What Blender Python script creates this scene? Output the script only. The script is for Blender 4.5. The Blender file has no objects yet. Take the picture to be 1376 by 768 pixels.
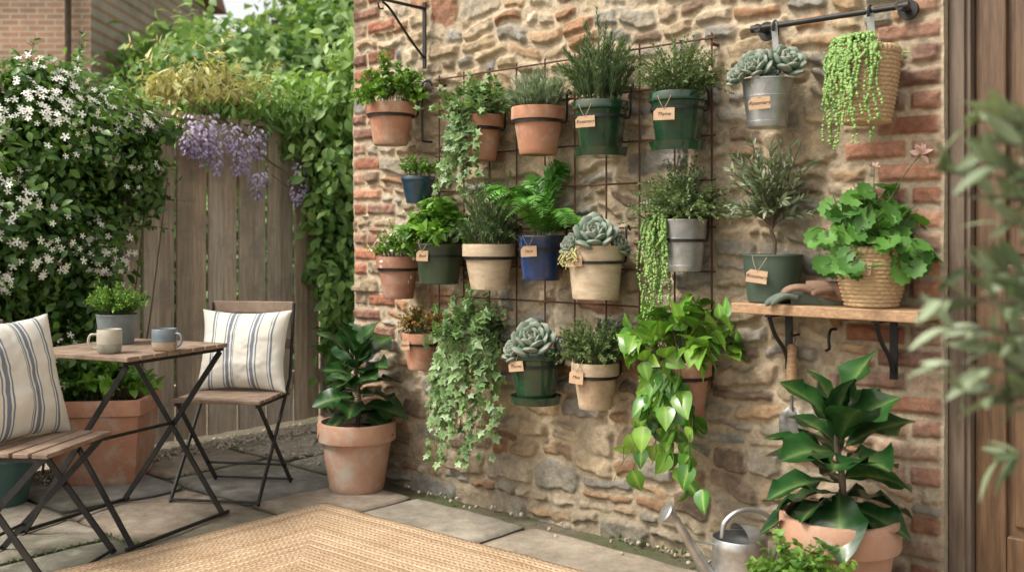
import bpy, math, random
import numpy as np
from mathutils import Vector, Matrix
rng=np.random.default_rng(7); random.seed(3)
F=1338.; EH=1.16
A=np.array
def PT(px,py,Z): return A([(px-688)/F*Z, Z, EH-(py-320)/F*Z])
U=A([.744,-.668,0.]); U/=np.linalg.norm(U); N=A([-.668,-.744,0.]); N/=np.linalg.norm(N)
P0=A([-.796,5.0,0.]); UP=A([0,0,1.])
def WZ(px,off=0):
    k=(px-688)/F; return (P0@N+off)/(k*N[0]+N[1])
def WP(px,py,off=0): return PT(px,py,WZ(px,off))
def SW(s,h,off=0): return P0+U*s+N*off+UP*h
def WS(px,off=0): return float((WP(px,320,off)-P0)@U)
def nz(v):
    v=np.asarray(v,float); return v/np.maximum(np.linalg.norm(v,axis=-1,keepdims=True),1e-9)
# ---------------- mesh builder
class MB:
    def __init__(s): s.v=[];s.l=[];s.c=[];s.m=[];s.col=[];s.n=0
    def add(s,v,f,mat=0,col=None):
        v=np.asarray(v,float).reshape(-1,3); k=len(v)
        if not isinstance(f,np.ndarray):
            g={}
            for p in f: g.setdefault(len(p),[]).append(p)
            fs=[A(x) for x in g.values()]
        else: fs=[f]
        for q in fs:
            s.l.append((q+s.n).ravel()); s.c.append(np.full(len(q),q.shape[1])); s.m.append(np.full(len(q),mat))
        if col is None: c=np.ones((k,4))
        else:
            c=np.ones((k,4)); col=np.asarray(col,float)
            if col.ndim==0: c[:,:3]=col
            elif col.ndim==1: c[:,:3]=col[:3]
            else: c[:,:3]=col[:,:3]
        s.v.append(v); s.col.append(c); s.n+=k
    def inst(s,T,pos,Y,Zu,scale,mat=0,tint=None):
        v,f,e=T; n=len(pos); k=len(v)
        if n==0: return
        Y=nz(Y); X=nz(np.cross(Y,Zu)); Z=np.cross(X,Y)
        sc=np.asarray(scale,float)
        if sc.ndim==0: sc=np.full(n,float(sc))
        if sc.ndim==1: sc=np.repeat(sc[:,None],3,1)
        w=pos[:,None,:]+ (v[None,:,0,None]*sc[:,None,0:1])*X[:,None,:]+(v[None,:,1,None]*sc[:,None,1:2])*Y[:,None,:]+(v[None,:,2,None]*sc[:,None,2:3])*Z[:,None,:]
        ff=(f[None]+(np.arange(n)*k)[:,None,None]).reshape(-1,f.shape[1])
        if tint is None: tint=rng.random(n)
        c=np.zeros((n,k,3)); c[:,:,0]=np.clip(tint,0,1)[:,None]; c[:,:,1]=np.clip(v[:,1],0,1)[None]; c[:,:,2]=e[None]
        s.add(w.reshape(-1,3),ff,mat,c.reshape(-1,3))
    def make(s,name,mats,parent=None,smooth=True,sharp=None,bevel=0):
        me=bpy.data.meshes.new(name)
        v=np.concatenate(s.v); l=np.concatenate(s.l).astype(np.int32); c=np.concatenate(s.c).astype(np.int32); m=np.concatenate(s.m).astype(np.int32)
        me.vertices.add(len(v)); me.vertices.foreach_set('co',v.ravel())
        me.loops.add(len(l)); me.loops.foreach_set('vertex_index',l)
        me.polygons.add(len(c)); me.polygons.foreach_set('loop_start',np.concatenate([[0],np.cumsum(c)[:-1]]).astype(np.int32))
        me.polygons.foreach_set('loop_total',c); me.polygons.foreach_set('material_index',m)
        me.polygons.foreach_set('use_smooth',np.full(len(c),smooth))
        me.update(calc_edges=True)
        at=me.color_attributes.new('Col','FLOAT_COLOR','POINT'); at.data.foreach_set('color',np.concatenate(s.col).ravel())
        for x in (mats if isinstance(mats,(list,tuple)) else [mats]): me.materials.append(x)
        if sharp: me.set_sharp_from_angle(angle=math.radians(sharp))
        ob=bpy.data.objects.new(name,me); bpy.context.scene.collection.objects.link(ob)
        if bevel:
            b=ob.modifiers.new('b','BEVEL'); b.width=bevel; b.segments=2; b.limit_method='ANGLE'
        if parent: par(ob,parent)
        return ob
def par(ob,p):
    ob.parent=p; ob.matrix_parent_inverse=Matrix.Translation(-p.location)
def group(name,loc):
    e=bpy.data.objects.new(name,None); e.location=Vector(loc); e.empty_display_size=.05
    bpy.context.scene.collection.objects.link(e); return e
def gridf(nu,nv,off=0,wrap=False):
    i,j=np.meshgrid(np.arange(nu-1),np.arange(nv if wrap else nv-1),indexing='ij')
    j2=(j+1)%nv
    return np.stack([i*nv+j,i*nv+j2,(i+1)*nv+j2,(i+1)*nv+j],-1).reshape(-1,4)+off
def lathe(mb,prof,c,seg=40,mat=0,col=None,rf=None,axis=None):
    prof=A(prof,dtype=float); th=np.linspace(0,2*np.pi,seg,endpoint=False)
    R=prof[:,0][:,None]*np.ones(seg)[None]
    if rf is not None: R=R+rf(np.arange(len(prof))[:,None],th[None],prof)
    x=R*np.cos(th); y=R*np.sin(th); z=prof[:,1][:,None]*np.ones(seg)[None]
    v=np.stack([x,y,z],-1).reshape(-1,3)
    if axis is not None:
        a=nz(axis); b=nz(np.cross(a,[.3,.9,.2])); d=np.cross(a,b); v=v[:,0:1]*b+v[:,1:2]*d+v[:,2:3]*a
    mb.add(v+A(c),gridf(len(prof),seg,0,True)[:,::-1],mat,col)
def tubes(mb,P,r0,r1=None,S=4,mat=0,col=None,flat=1.0,rad=None):
    P=np.asarray(P,float)
    if P.ndim==2: P=P[None]
    n,K,_=P.shape; r1=r0 if r1 is None else r1
    T=nz(np.gradient(P,axis=1)); ref=np.broadcast_to(nz(A([.33,.94,.06])),T.shape)
    a=nz(np.cross(T,ref)); b=np.cross(T,a)
    r=np.linspace(r0,r1,K)[None,:,None,None] if rad is None else A(rad)[None,:,None,None]
    th=np.linspace(0,2*np.pi,S,endpoint=False)
    v=P[:,:,None,:]+r*(np.cos(th)[None,None,:,None]*a[:,:,None,:]+flat*np.sin(th)[None,None,:,None]*b[:,:,None,:])
    f=gridf(K,S,0,True); ff=(f[None]+(np.arange(n)*K*S)[:,None,None]).reshape(-1,4)
    if col is None: col=[.5,.5,.5]
    mb.add(v.reshape(-1,3),ff,mat,col)
    if S>4:
        cap=[];
        for i in range(n): cap+= [[i*K*S+j for j in range(S)],[i*K*S+(K-1)*S+j for j in range(S)][::-1]]
        base=mb.n-n*K*S
        for q in cap:
            mb.l.append(A(q)+base); mb.c.append(A([len(q)])); mb.m.append(A([mat]))
def smoothpath(pts,k=6):
    pts=A(pts,dtype=float); out=[]
    e=np.concatenate([[2*pts[0]-pts[1]],pts,[2*pts[-1]-pts[-2]]])
    for i in range(len(pts)-1):
        p0,p1,p2,p3=e[i:i+4]
        for t in np.linspace(0,1,k,endpoint=False):
            out.append(.5*((2*p1)+(-p0+p2)*t+(2*p0-5*p1+4*p2-p3)*t*t+(-p0+3*p1-3*p2+p3)*t**3))
    out.append(pts[-1]); return A(out)
BF=A([[0,3,2,1],[4,5,6,7],[0,1,5,4],[1,2,6,5],[2,3,7,6],[3,0,4,7]])
def bar(mb,p,q,w,t,up=(0,0,1),mat=0,col=None):
    p=A(p,dtype=float);q=A(q,dtype=float); d=nz(q-p); x=nz(np.cross(d,up)); z=np.cross(x,d)
    v=[]
    for e in (p,q):
        for a,b in ((-1,-1),(1,-1),(1,1),(-1,1)): v.append(e+x*a*w/2+z*b*t/2)
    mb.add(v,BF,mat,col)
def box(mb,c,sx,sy,sz,ax=(1,0,0),mat=0,col=None):
    ax=nz(A(ax,dtype=float)); c=A(c,dtype=float)
    ay=np.cross(UP,ax); 
    v=[c+ax*a*sx/2+ay*b*sy/2+UP*z*sz/2 for z in(-1,1) for a,b in ((-1,-1),(1,-1),(1,1),(-1,1))]
    mb.add(v,BF,mat,col)
# ---------------- materials
def newmat(name):
    m=bpy.data.materials.new(name); m.use_nodes=True; nt=m.node_tree; nt.nodes.clear()
    o=nt.nodes.new('ShaderNodeOutputMaterial'); return m,nt,o
def nd(nt,t,**k):
    n=nt.nodes.new(t)
    for a,b in k.items():
        if hasattr(n,a): setattr(n,a,b)
    return n
def setin(nt,n,i,v):
    if isinstance(v,bpy.types.NodeSocket): nt.links.new(v,n.inputs[i])
    else:
        if isinstance(v,(tuple,list)) and len(v)==3: v=(*v,1)
        n.inputs[i].default_value=v
def mixc(nt,f,a,b,bl='MIX'):
    n=nd(nt,'ShaderNodeMix',data_type='RGBA',blend_type=bl); setin(nt,n,0,f); setin(nt,n,6,a); setin(nt,n,7,b); return n.outputs[2]
def mth(nt,op,a,b=0.,c=None):
    n=nd(nt,'ShaderNodeMath',operation=op); setin(nt,n,0,a); setin(nt,n,1,b)
    if c is not None: setin(nt,n,2,c)
    return n.outputs[0]
def noise(nt,sc,det=4,rough=.6,vec=None,stretch=None):
    tc=nd(nt,'ShaderNodeTexCoord'); v=vec or tc.outputs['Object']
    if stretch:
        mp=nd(nt,'ShaderNodeMapping'); mp.inputs['Scale'].default_value=stretch; nt.links.new(v,mp.inputs[0]); v=mp.outputs[0]
    n=nd(nt,'ShaderNodeTexNoise'); n.inputs['Scale'].default_value=sc; n.inputs['Detail'].default_value=det; n.inputs['Roughness'].default_value=rough
    nt.links.new(v,n.inputs['Vector']); return n.outputs[0]
def ramp(nt,f,stops,interp='LINEAR'):
    n=nd(nt,'ShaderNodeValToRGB'); n.color_ramp.interpolation=interp; e=n.color_ramp.elements
    while len(e)<len(stops): e.new(.5)
    for x,(p,c) in zip(e,stops): x.position=p; x.color=(*c,1) if len(c)==3 else c
    nt.links.new(f,n.inputs[0]); return n.outputs[0]
def bump(nt,h,st,dist=.01):
    n=nd(nt,'ShaderNodeBump'); n.inputs['Strength'].default_value=st; n.inputs['Distance'].default_value=dist; nt.links.new(h,n.inputs['Height']); return n.outputs[0]
def pbr(nt,o,col,rough=.8,metal=0,nrm=None,spec=None,coat=0):
    p=nd(nt,'ShaderNodeBsdfPrincipled'); setin(nt,p,'Base Color',col); setin(nt,p,'Roughness',rough); setin(nt,p,'Metallic',metal)
    if nrm is not None: nt.links.new(nrm,p.inputs['Normal'])
    if spec is not None: setin(nt,p,'Specular IOR Level',spec)
    if coat: setin(nt,p,'Coat Weight',coat); setin(nt,p,'Coat Roughness',.12)
    nt.links.new(p.outputs[0],o.inputs[0]); return p
def mat(name,c1,c2=None,rough=.8,metal=0,sc=8,lo=.35,hi=.65,bs=60,bst=.3,bd=.003,c3=None,sc3=3,stretch=None,spec=None,coat=0,usecol=False):
    m,nt,o=newmat(name); c2=c2 or c1
    n=noise(nt,sc,5,.65,stretch=stretch); col=ramp(nt,n,[(lo,c1),(hi,c2)])
    if c3:
        n3=noise(nt,sc3,5,.7); f=ramp(nt,n3,[(.50,(0,0,0)),(.66,(1,1,1))]); col=mixc(nt,f,col,c3)
    if usecol:
        a=nd(nt,'ShaderNodeAttribute',attribute_name='Col'); col=mixc(nt,1.,col,a.outputs[0],'MULTIPLY')
    b=bump(nt,noise(nt,bs,3,.6,stretch=stretch),bst,bd)
    pbr(nt,o,col,rough,metal,b,spec,coat); return m
def leafmat(name,dark,light,edge=None,ea=.6,tip=None,vein=None,rough=.5,tr=.22,coat=0):
    m,nt,o=newmat(name); a=nd(nt,'ShaderNodeAttribute',attribute_name='Col'); s=nd(nt,'ShaderNodeSeparateColor'); nt.links.new(a.outputs[0],s.inputs[0])
    col=mixc(nt,s.outputs[0],dark,light)
    if edge: 
        f=mth(nt,'MULTIPLY',mth(nt,'POWER',s.outputs[2],2.2),ea); col=mixc(nt,f,col,edge)
    if vein:
        f=mth(nt,'MULTIPLY',mth(nt,'POWER',mth(nt,'SUBTRACT',1.,s.outputs[2]),6.),.7); col=mixc(nt,f,col,vein)
    if tip: col=mixc(nt,mth(nt,'MULTIPLY',mth(nt,'POWER',s.outputs[1],5.),.6),col,tip)
    if coat:
        n=noise(nt,14,2); col=mixc(nt,1.,col,ramp(nt,n,[(.3,(.72,.72,.72)),(.7,(1.2,1.2,1.2))]),'MULTIPLY')
    p=pbr(nt,o,col,rough,coat=coat)
    if tr:
        t=nd(nt,'ShaderNodeBsdfTranslucent'); c2=mixc(nt,1.,col,(1.3,1.3,.7),'MULTIPLY'); nt.links.new(c2,t.inputs[0])
        x=nd(nt,'ShaderNodeMixShader'); x.inputs[0].default_value=tr; nt.links.new(p.outputs[0],x.inputs[1]); nt.links.new(t.outputs[0],x.inputs[2]); nt.links.new(x.outputs[0],o.inputs[0])
    return m
def colmat(name,rough=.95,bs=90,bst=.5,bd=.004,sc=25,amt=(.72,1.25)):
    m,nt,o=newmat(name); a=nd(nt,'ShaderNodeAttribute',attribute_name='Col')
    n=noise(nt,sc,7,.72); col=mixc(nt,1.,a.outputs[0],ramp(nt,n,[(.28,(amt[0],)*3),(.72,(amt[1],)*3)]),'MULTIPLY')
    pbr(nt,o,col,rough,0,bump(nt,noise(nt,bs,5,.75),bst,bd),.25); return m
M={}
M['terra']=mat('terracotta',(.38,.17,.10),(.49,.255,.16),.88,sc=5,c3=(.47,.34,.26),sc3=8,bs=120)
M['terra2']=mat('terracotta_aged',(.41,.22,.14),(.49,.30,.21),.9,sc=6,c3=(.45,.38,.31),sc3=5,bs=120)
M['terrared']=mat('terracotta_red',(.30,.135,.09),(.39,.2,.135),.9,sc=9,c3=(.4,.28,.21),sc3=8,bs=120)
M['beige']=mat('rustic_clay',(.42,.32,.21),(.55,.45,.33),.9,sc=14,c3=(.34,.23,.14),sc3=5,bs=80,bst=.5,stretch=(1,1,3))
M['green']=mat('green_glaze',(.006,.03,.013),(.015,.058,.027),.18,sc=7,bs=15,bst=.12,coat=.6,c3=(.03,.045,.02),sc3=9)
M['dgreen']=mat('dark_green_glaze',(.025,.045,.022),(.05,.07,.035),.35,sc=9,bs=25,bst=.2,coat=.3)
M['mgreen']=mat('matt_green_glaze',(.045,.072,.053),(.065,.095,.07),.5,sc=7,bs=25,bst=.2)
M['blue']=mat('blue_glaze',(.008,.022,.08),(.02,.048,.14),.2,sc=7,bs=15,bst=.12,coat=.6,c3=(.03,.04,.06),sc3=9)
M['dblue']=mat('dark_blue_glaze',(.012,.035,.06),(.025,.06,.09),.3,sc=7,bs=15,bst=.12,coat=.4)
M['gblue']=mat('grey_blue_stoneware',(.14,.17,.175),(.21,.24,.245),.55,sc=12,bs=40,bst=.3)
M['teal']=mat('teal_glaze',(.03,.08,.075),(.05,.11,.10),.4,sc=7,bs=20,bst=.2)
M['galv']=mat('galvanised_metal',(.36,.37,.37),(.56,.57,.57),.42,metal=.85,sc=18,bs=40,bst=.08)
M['iron']=mat('black_iron',(.012,.012,.013),(.03,.028,.026),.5,metal=.3,sc=20,bs=90,bst=.2)
M['rust']=mat('rusty_rod',(.07,.03,.018),(.14,.06,.03),.8,metal=.2,sc=40,bs=120,bst=.4)
M['soil']=mat('soil',(.02,.013,.008),(.05,.033,.02),1,sc=60,bs=120,bst=1,bd=.01)
M['kraft']=mat('kraft_card',(.44,.29,.18),(.52,.36,.235),.9,sc=30,bs=200)
M['ink']=mat('ink',(.03,.018,.012),rough=.9)
M['wicker']=mat('wicker',(.4,.26,.13),(.58,.42,.25),.8,sc=40,bs=150,bst=.6,stretch=(1,1,4))
M['shelf']=mat('oak_shelf',(.27,.155,.08),(.44,.28,.16),.6,sc=10,bs=40,bst=.3,stretch=(1,8,12))
M['slat']=mat('slat_wood',(.18,.12,.085),(.31,.225,.165),.6,sc=12,bs=60,bst=.4,usecol=True)
M['fence']=mat('fence_wood',(.34,.265,.19),(.52,.43,.33),.9,sc=9,bs=60,bst=.6,usecol=True,stretch=(6,6,.5),c3=(.31,.265,.215),sc3=4)
M['door']=mat('door_wood',(.075,.04,.02),(.16,.092,.048),.45,sc=8,bs=50,bst=.3,stretch=(7,7,.6))
M['frame']=mat('door_frame_wood',(.10,.07,.048),(.17,.125,.09),.6,sc=8,bs=50,bst=.3,stretch=(7,7,.6))
M['bark']=mat('bark',(.09,.065,.045),(.2,.155,.115),.95,sc=20,bs=60,bst=.8,bd=.01,stretch=(3,3,.7))
M['stem']=mat('green_stem',(.09,.12,.035),(.15,.18,.07),.7)
M['wstem']=mat('woody_stem',(.12,.075,.04),(.2,.13,.08),.8)
M['wall']=colmat('stone_and_brick',.95,80,1.,.008,38,(.66,1.33))
M['pave']=colmat('flagstone',.8,50,.9,.007,14,(.64,1.32))
M['gravel']=colmat('gravel_stone',.9)
L={}
L['parsley']=leafmat('leaf_parsley',(.06,.15,.02),(.2,.37,.05))
L['ivy']=leafmat('leaf_ivy',(.04,.13,.028),(.14,.28,.075),edge=(.5,.56,.33),ea=.4,rough=.4)
L['thyme']=leafmat('leaf_thyme',(.06,.11,.035),(.21,.29,.12))
L['sage']=leafmat('leaf_lavender',(.13,.20,.12),(.32,.40,.27))
L['rosemary']=leafmat('leaf_rosemary',(.05,.095,.035),(.16,.25,.11),rough=.5)
L['succ']=leafmat('leaf_echeveria',(.06,.13,.09),(.155,.265,.195),tip=(.32,.24,.21),rough=.55,tr=0)
L['pearl']=leafmat('leaf_pearls',(.12,.24,.05),(.28,.43,.13),rough=.35,tr=0)
L['basil']=leafmat('leaf_basil',(.06,.18,.02),(.19,.38,.05),rough=.35,vein=(.2,.35,.08))
L['fern']=leafmat('leaf_fern',(.04,.15,.015),(.13,.36,.045),rough=.45)
L['olive']=leafmat('leaf_olive',(.08,.12,.055),(.27,.33,.20),rough=.45,tr=.15)
L['ger']=leafmat('leaf_geranium',(.045,.14,.02),(.13,.31,.05),rough=.55,vein=(.2,.34,.08))
L['red']=leafmat('leaf_sedum',(.08,.15,.03),(.36,.17,.06),rough=.5)
L['pothos']=leafmat('leaf_pothos',(.045,.17,.015),(.23,.42,.05),rough=.3,vein=(.35,.5,.12),coat=.15,tr=.16)
L['fig']=leafmat('leaf_fiddle',(.008,.038,.01),(.025,.09,.018),rough=.34,tr=.04,vein=(.16,.25,.08),coat=.2)
L['jas']=leafmat('leaf_jasmine',(.035,.10,.02),(.15,.27,.05),rough=.4)
L['petal']=leafmat('petal_white',(.75,.75,.68),(.88,.88,.84),rough=.6,tr=.15)
L['pink']=leafmat('petal_pink',(.75,.5,.47),(.85,.65,.6),rough=.6,tr=.2)
L['wist']=leafmat('petal_wisteria',(.40,.33,.60),(.72,.64,.87),rough=.6,tr=.25)
L['gold']=leafmat('leaf_golden',(.36,.38,.13),(.66,.60,.32),rough=.5,tr=.3)
L['tree']=leafmat('leaf_tree',(.05,.14,.03),(.26,.39,.13),rough=.5,tr=.3)
L['tree2']=leafmat('leaf_shrub',(.07,.175,.03),(.29,.44,.13),rough=.5,tr=.3)
# ---------------- leaf templates
def leafT(ws,fold=.25,curl=.2,cols=1,wave=0.):
    n=len(ws); v=[];e=[]
    cs=np.linspace(-1,1,2*cols+1)
    for i,w in enumerate(ws):
        t=i/(n-1)
        for c in cs:
            v.append([c*w,t,fold*abs(c)*w-curl*t*t+wave*math.sin(t*14+c*2)*abs(c)*w]); e.append(abs(c))
    return A(v),gridf(n,2*cols+1),A(e)
def fanT(out,cen,zc=.0,ze=-.05):
    v=[[*cen,zc]]+[[x,y,ze] for x,y in out]; n=len(out)
    return A(v),A([[0,i+1,(i+1)%n+1] for i in range(n)]),A([0.]+[1.]*n)
T_s=leafT([.06,.3,.03],.3,.15)
T_o=leafT([.03,.24,.3,.2,.02],.3,.25)
T_far=leafT([.04,.34,.03],.3,.25)
T_basil=leafT([.05,.27,.36,.33,.2,.02],.35,.3)
T_nd=leafT([.06,.07,.02],.3,.1)
T_lan=leafT([.03,.12,.14,.1,.02],.35,.15)
T_fig=leafT([.03,.14,.20,.24,.31,.38,.39,.31,.17,.03],.26,.36,2,.22)
T_pot=leafT([.1,.34,.4,.37,.28,.15,.01],.3,.3)
T_fr=leafT([.1,.12,.09,.02],.15,.15)
T_ivy=fanT([(0,0),(.18,-.15),(.42,-.1),(.30,.18),(.56,.46),(.22,.52),(0,1),(-.22,.52),(-.56,.46),(-.30,.18),(-.42,-.1),(-.18,-.15)],(0,.3))
ga=np.linspace(-np.pi*.42,np.pi*1.42,19)
T_ger=fanT([((.5+.05*math.cos(i*np.pi))*math.cos(a),.42+(.5+.05*math.cos(i*np.pi))*math.sin(a)) for i,a in enumerate(ga)]+[(0,.3)],(0,.4),-.08,.07)
fl=[]
for i in range(5):
    a=i*2*np.pi/5; fl+=[(.14*math.cos(a-.6),.14*math.sin(a-.6)),(.46*math.cos(a-.32),.46*math.sin(a-.32)),(.54*math.cos(a+.2),.54*math.sin(a+.2))]
T_fl=fanT(fl,(0,0),0,.06)
def succT():
    S=8; ws=[.1,.2,.3,.36,.3,.02]; v=[];e=[]
    for i,w in enumerate(ws):
        t=[0,.2,.45,.7,.88,1][i]
        for j in range(S):
            a=2*np.pi*j/S; v.append([w*math.cos(a),t,.36*w*math.sin(a)+.25*t*t]); e.append(.5)
    return A(v),gridf(len(ws),S,0,True),A(e)
T_suc=succT()
def cubesph():
    d={};v=[];f=[]
    def gid(p):
        k=tuple(p)
        if k not in d: d[k]=len(v); v.append(p)
        return d[k]
    for ax in range(3):
        for sg in(-1,1):
            for i in(-1,0):
                for j in(-1,0):
                    q=[]
                    for a,b in((i,j),(i+1,j),(i+1,j+1),(i,j+1)):
                        p=[0,0,0]; p[ax]=sg; p[(ax+1)%3]=a; p[(ax+2)%3]=b; q.append(gid(p))
                    f.append(q if sg>0 else q[::-1])
    return nz(A(v,dtype=float)),A(f),np.full(len(v),.5)
T_sph=cubesph()
def runit(n): return nz(rng.normal(size=(n,3)))
# ---------------- plant generators
def bez(p0,p1,p2,K=8):
    t=np.linspace(0,1,K)[None,:,None]; return (1-t)**2*p0[:,None]+2*t*(1-t)*p1[:,None]+t*t*p2[:,None]
def along(P,t):
    n,K,_=P.shape; x=t*(K-1); i=np.minimum(x.astype(int),K-2); f=(x-i)[...,None]; r=np.arange(n)[:,None]
    a=P[r,i]; b=P[r,i+1]; return a+(b-a)*f, nz(b-a)
def leaves_on(mb,P,m,t0,T,size,ang=.9,mat=0,upb=.2,nrm=UP,nj=.5,taper=.4,tb=.5,tv=.35):
    n=len(P); t=t0+(1-t0)*rng.random((n,m)); p,tg=along(P,t); p=p.reshape(-1,3); tg=tg.reshape(-1,3)
    pr=nz(np.cross(tg,runit(n*m))); d=tg*math.cos(ang)+pr*math.sin(ang)+A([0,0,upb])
    zu=nz(np.broadcast_to(nrm,d.shape)+rng.normal(size=d.shape)*nj)
    s=size*(1-taper*t.ravel())*rng.uniform(.7,1.25,n*m)
    tint=tb+np.repeat(rng.normal(size=n)*tv*.6,m)+rng.normal(size=n*m)*tv*.5+ .15*(t.ravel()-.5)
    mb.inst(T,p,d,zu,s,mat,tint)
def herb(c,r,w,h,n,m,T,size,mats=None,ang=.8,t0=.25,up=.2,sr=.0012,out=.4,droop=0,tb=.5,nj=.5):
    mb=MB(); th=rng.random(n)*2*np.pi; rho=np.sqrt(rng.random(n))
    b=c+np.stack([.75*r*rho*np.cos(th),.75*r*rho*np.sin(th),0*rho],-1)
    hh=1.13*h*(np.sqrt(np.maximum(0,1-rho**2*.85)))*rng.uniform(.6,1.12,n)
    e=c+np.stack([w*rho*np.cos(th),w*rho*np.sin(th),hh-droop*rho],-1)+rng.normal(size=(n,3))*w*.09
    k=b+(e-b)*out*A([.5,.5,1])+A([0,0,1])*h*.3
    P=bez(b,k,e); tubes(mb,P,sr,sr*.5,3,1)
    leaves_on(mb,P,m,t0,T,size,ang,0,up,nj=nj,tb=tb); return mb
def trail_paths(c,r,n,Lmin,Lmax,K=14,dirs=None,spread=1.2,wob=.02,sidepush=0.):
    base=math.atan2(N[1],N[0]) if dirs is None else dirs
    a=base+rng.uniform(-spread,spread,n); d=np.stack([np.cos(a),np.sin(a),0*a],-1)
    Ls=rng.uniform(Lmin,Lmax,n); t=np.linspace(0,1,K)
    P=np.zeros((n,K,3))
    for i in range(K):
        u=t[i]
        if u<.25:
            q=u/.25; P[:,i]=c+d*(r*1.08*q)+UP*(.05*r/.1*math.sin(q*np.pi*.8))+rng.normal(size=(n,3))*.002
        else:
            q=(u-.25)/.75; P[:,i]=c+d*(r*(1.08+.12*math.sin(q*2)))-UP*(Ls*q**1.2)[:,None]+UP*.01
    ph=rng.random((n,1))*6; ph2=rng.random((n,1))*6; q=np.clip((t-.25)/.75,0,1)[None]
    P[:,:,:2]+= (wob*q*np.sin(q*7+ph))[...,None]*U[:2]+(wob*.4*q*np.sin(q*6+ph2))[...,None]*N[:2]
    P+= (sidepush*q*Ls[:,None]*rng.uniform(-1,1,(n,1)))[...,None]*U
    return P
def rosette(mb,c,R,n=36,axis=UP,mat=0,tb=.5):
    i=np.arange(n); a=i*2.39996; f=((i+1)/n); el=np.radians(86-66*f**.8); 
    ax=nz(A(axis,dtype=float)); x=nz(np.cross(ax,[.2,.9,.1])); y=np.cross(ax,x)
    hd=np.cos(a)[:,None]*x+np.sin(a)[:,None]*y
    d=hd*np.cos(el)[:,None]+ax*np.sin(el)[:,None]
    s=R*(.35+.65*f**.7)*rng.uniform(.92,1.06,n)
    pos=c+hd*(R*.05)+ax*(R*.25*(1-f))[:,None]
    mb.inst(T_suc,pos,d,np.broadcast_to(ax,d.shape)-hd*.01,s,mat,tb+rng.normal(size=n)*.12+(.3*(1-f)))
def mass(mb,c,R,ncl,nl,size,T,mat=0,tb=.45,cr=.22,flat=1,droop=.3):
    c=A(c,dtype=float); R=A(R,dtype=float)*np.ones(3); d=runit(ncl); cc=c+R*d*(rng.random(ncl)**.35)[:,None]
    k=np.repeat(np.arange(ncl),nl); n=len(k); g=rng.normal(size=(n,3))
    p=cc[k]+g*R*cr*flat; o=nz((p-c)/R); dr=runit(n)+A([0,0,-droop])+o*.4
    zu=o+UP*.7+rng.normal(size=(n,3))*.45
    tint=tb+(rng.normal(size=ncl)*.25)[k]+rng.normal(size=n)*.15+.1*g[:,2]
    mb.inst(T,p,dr,zu,size*rng.uniform(.6,1.3,n),mat,tint)
# ---------------- noise numpy
def vn(x,y,sc,seed):
    r=np.random.default_rng(seed).random((128,128)); X=x/sc+50; Y=y/sc+50; xi=np.floor(X).astype(int); yi=np.floor(Y).astype(int)
    fx=X-xi; fy=Y-yi; fx=fx*fx*(3-2*fx); fy=fy*fy*(3-2*fy); xi%=128; yi%=128; x2=(xi+1)%128; y2=(yi+1)%128
    return (r[xi,yi]*(1-fx)+r[x2,yi]*fx)*(1-fy)+(r[xi,y2]*(1-fx)+r[x2,y2]*fx)*fy
def fb(x,y,sc,seed,o=4): return sum(vn(x,y,sc/2**i,seed+i)*.5**(i+1) for i in range(o))/(1-.5**o)
def ss(a,b,x): t=np.clip((x-a)/(b-a),0,1); return t*t*(3-2*t)
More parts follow.
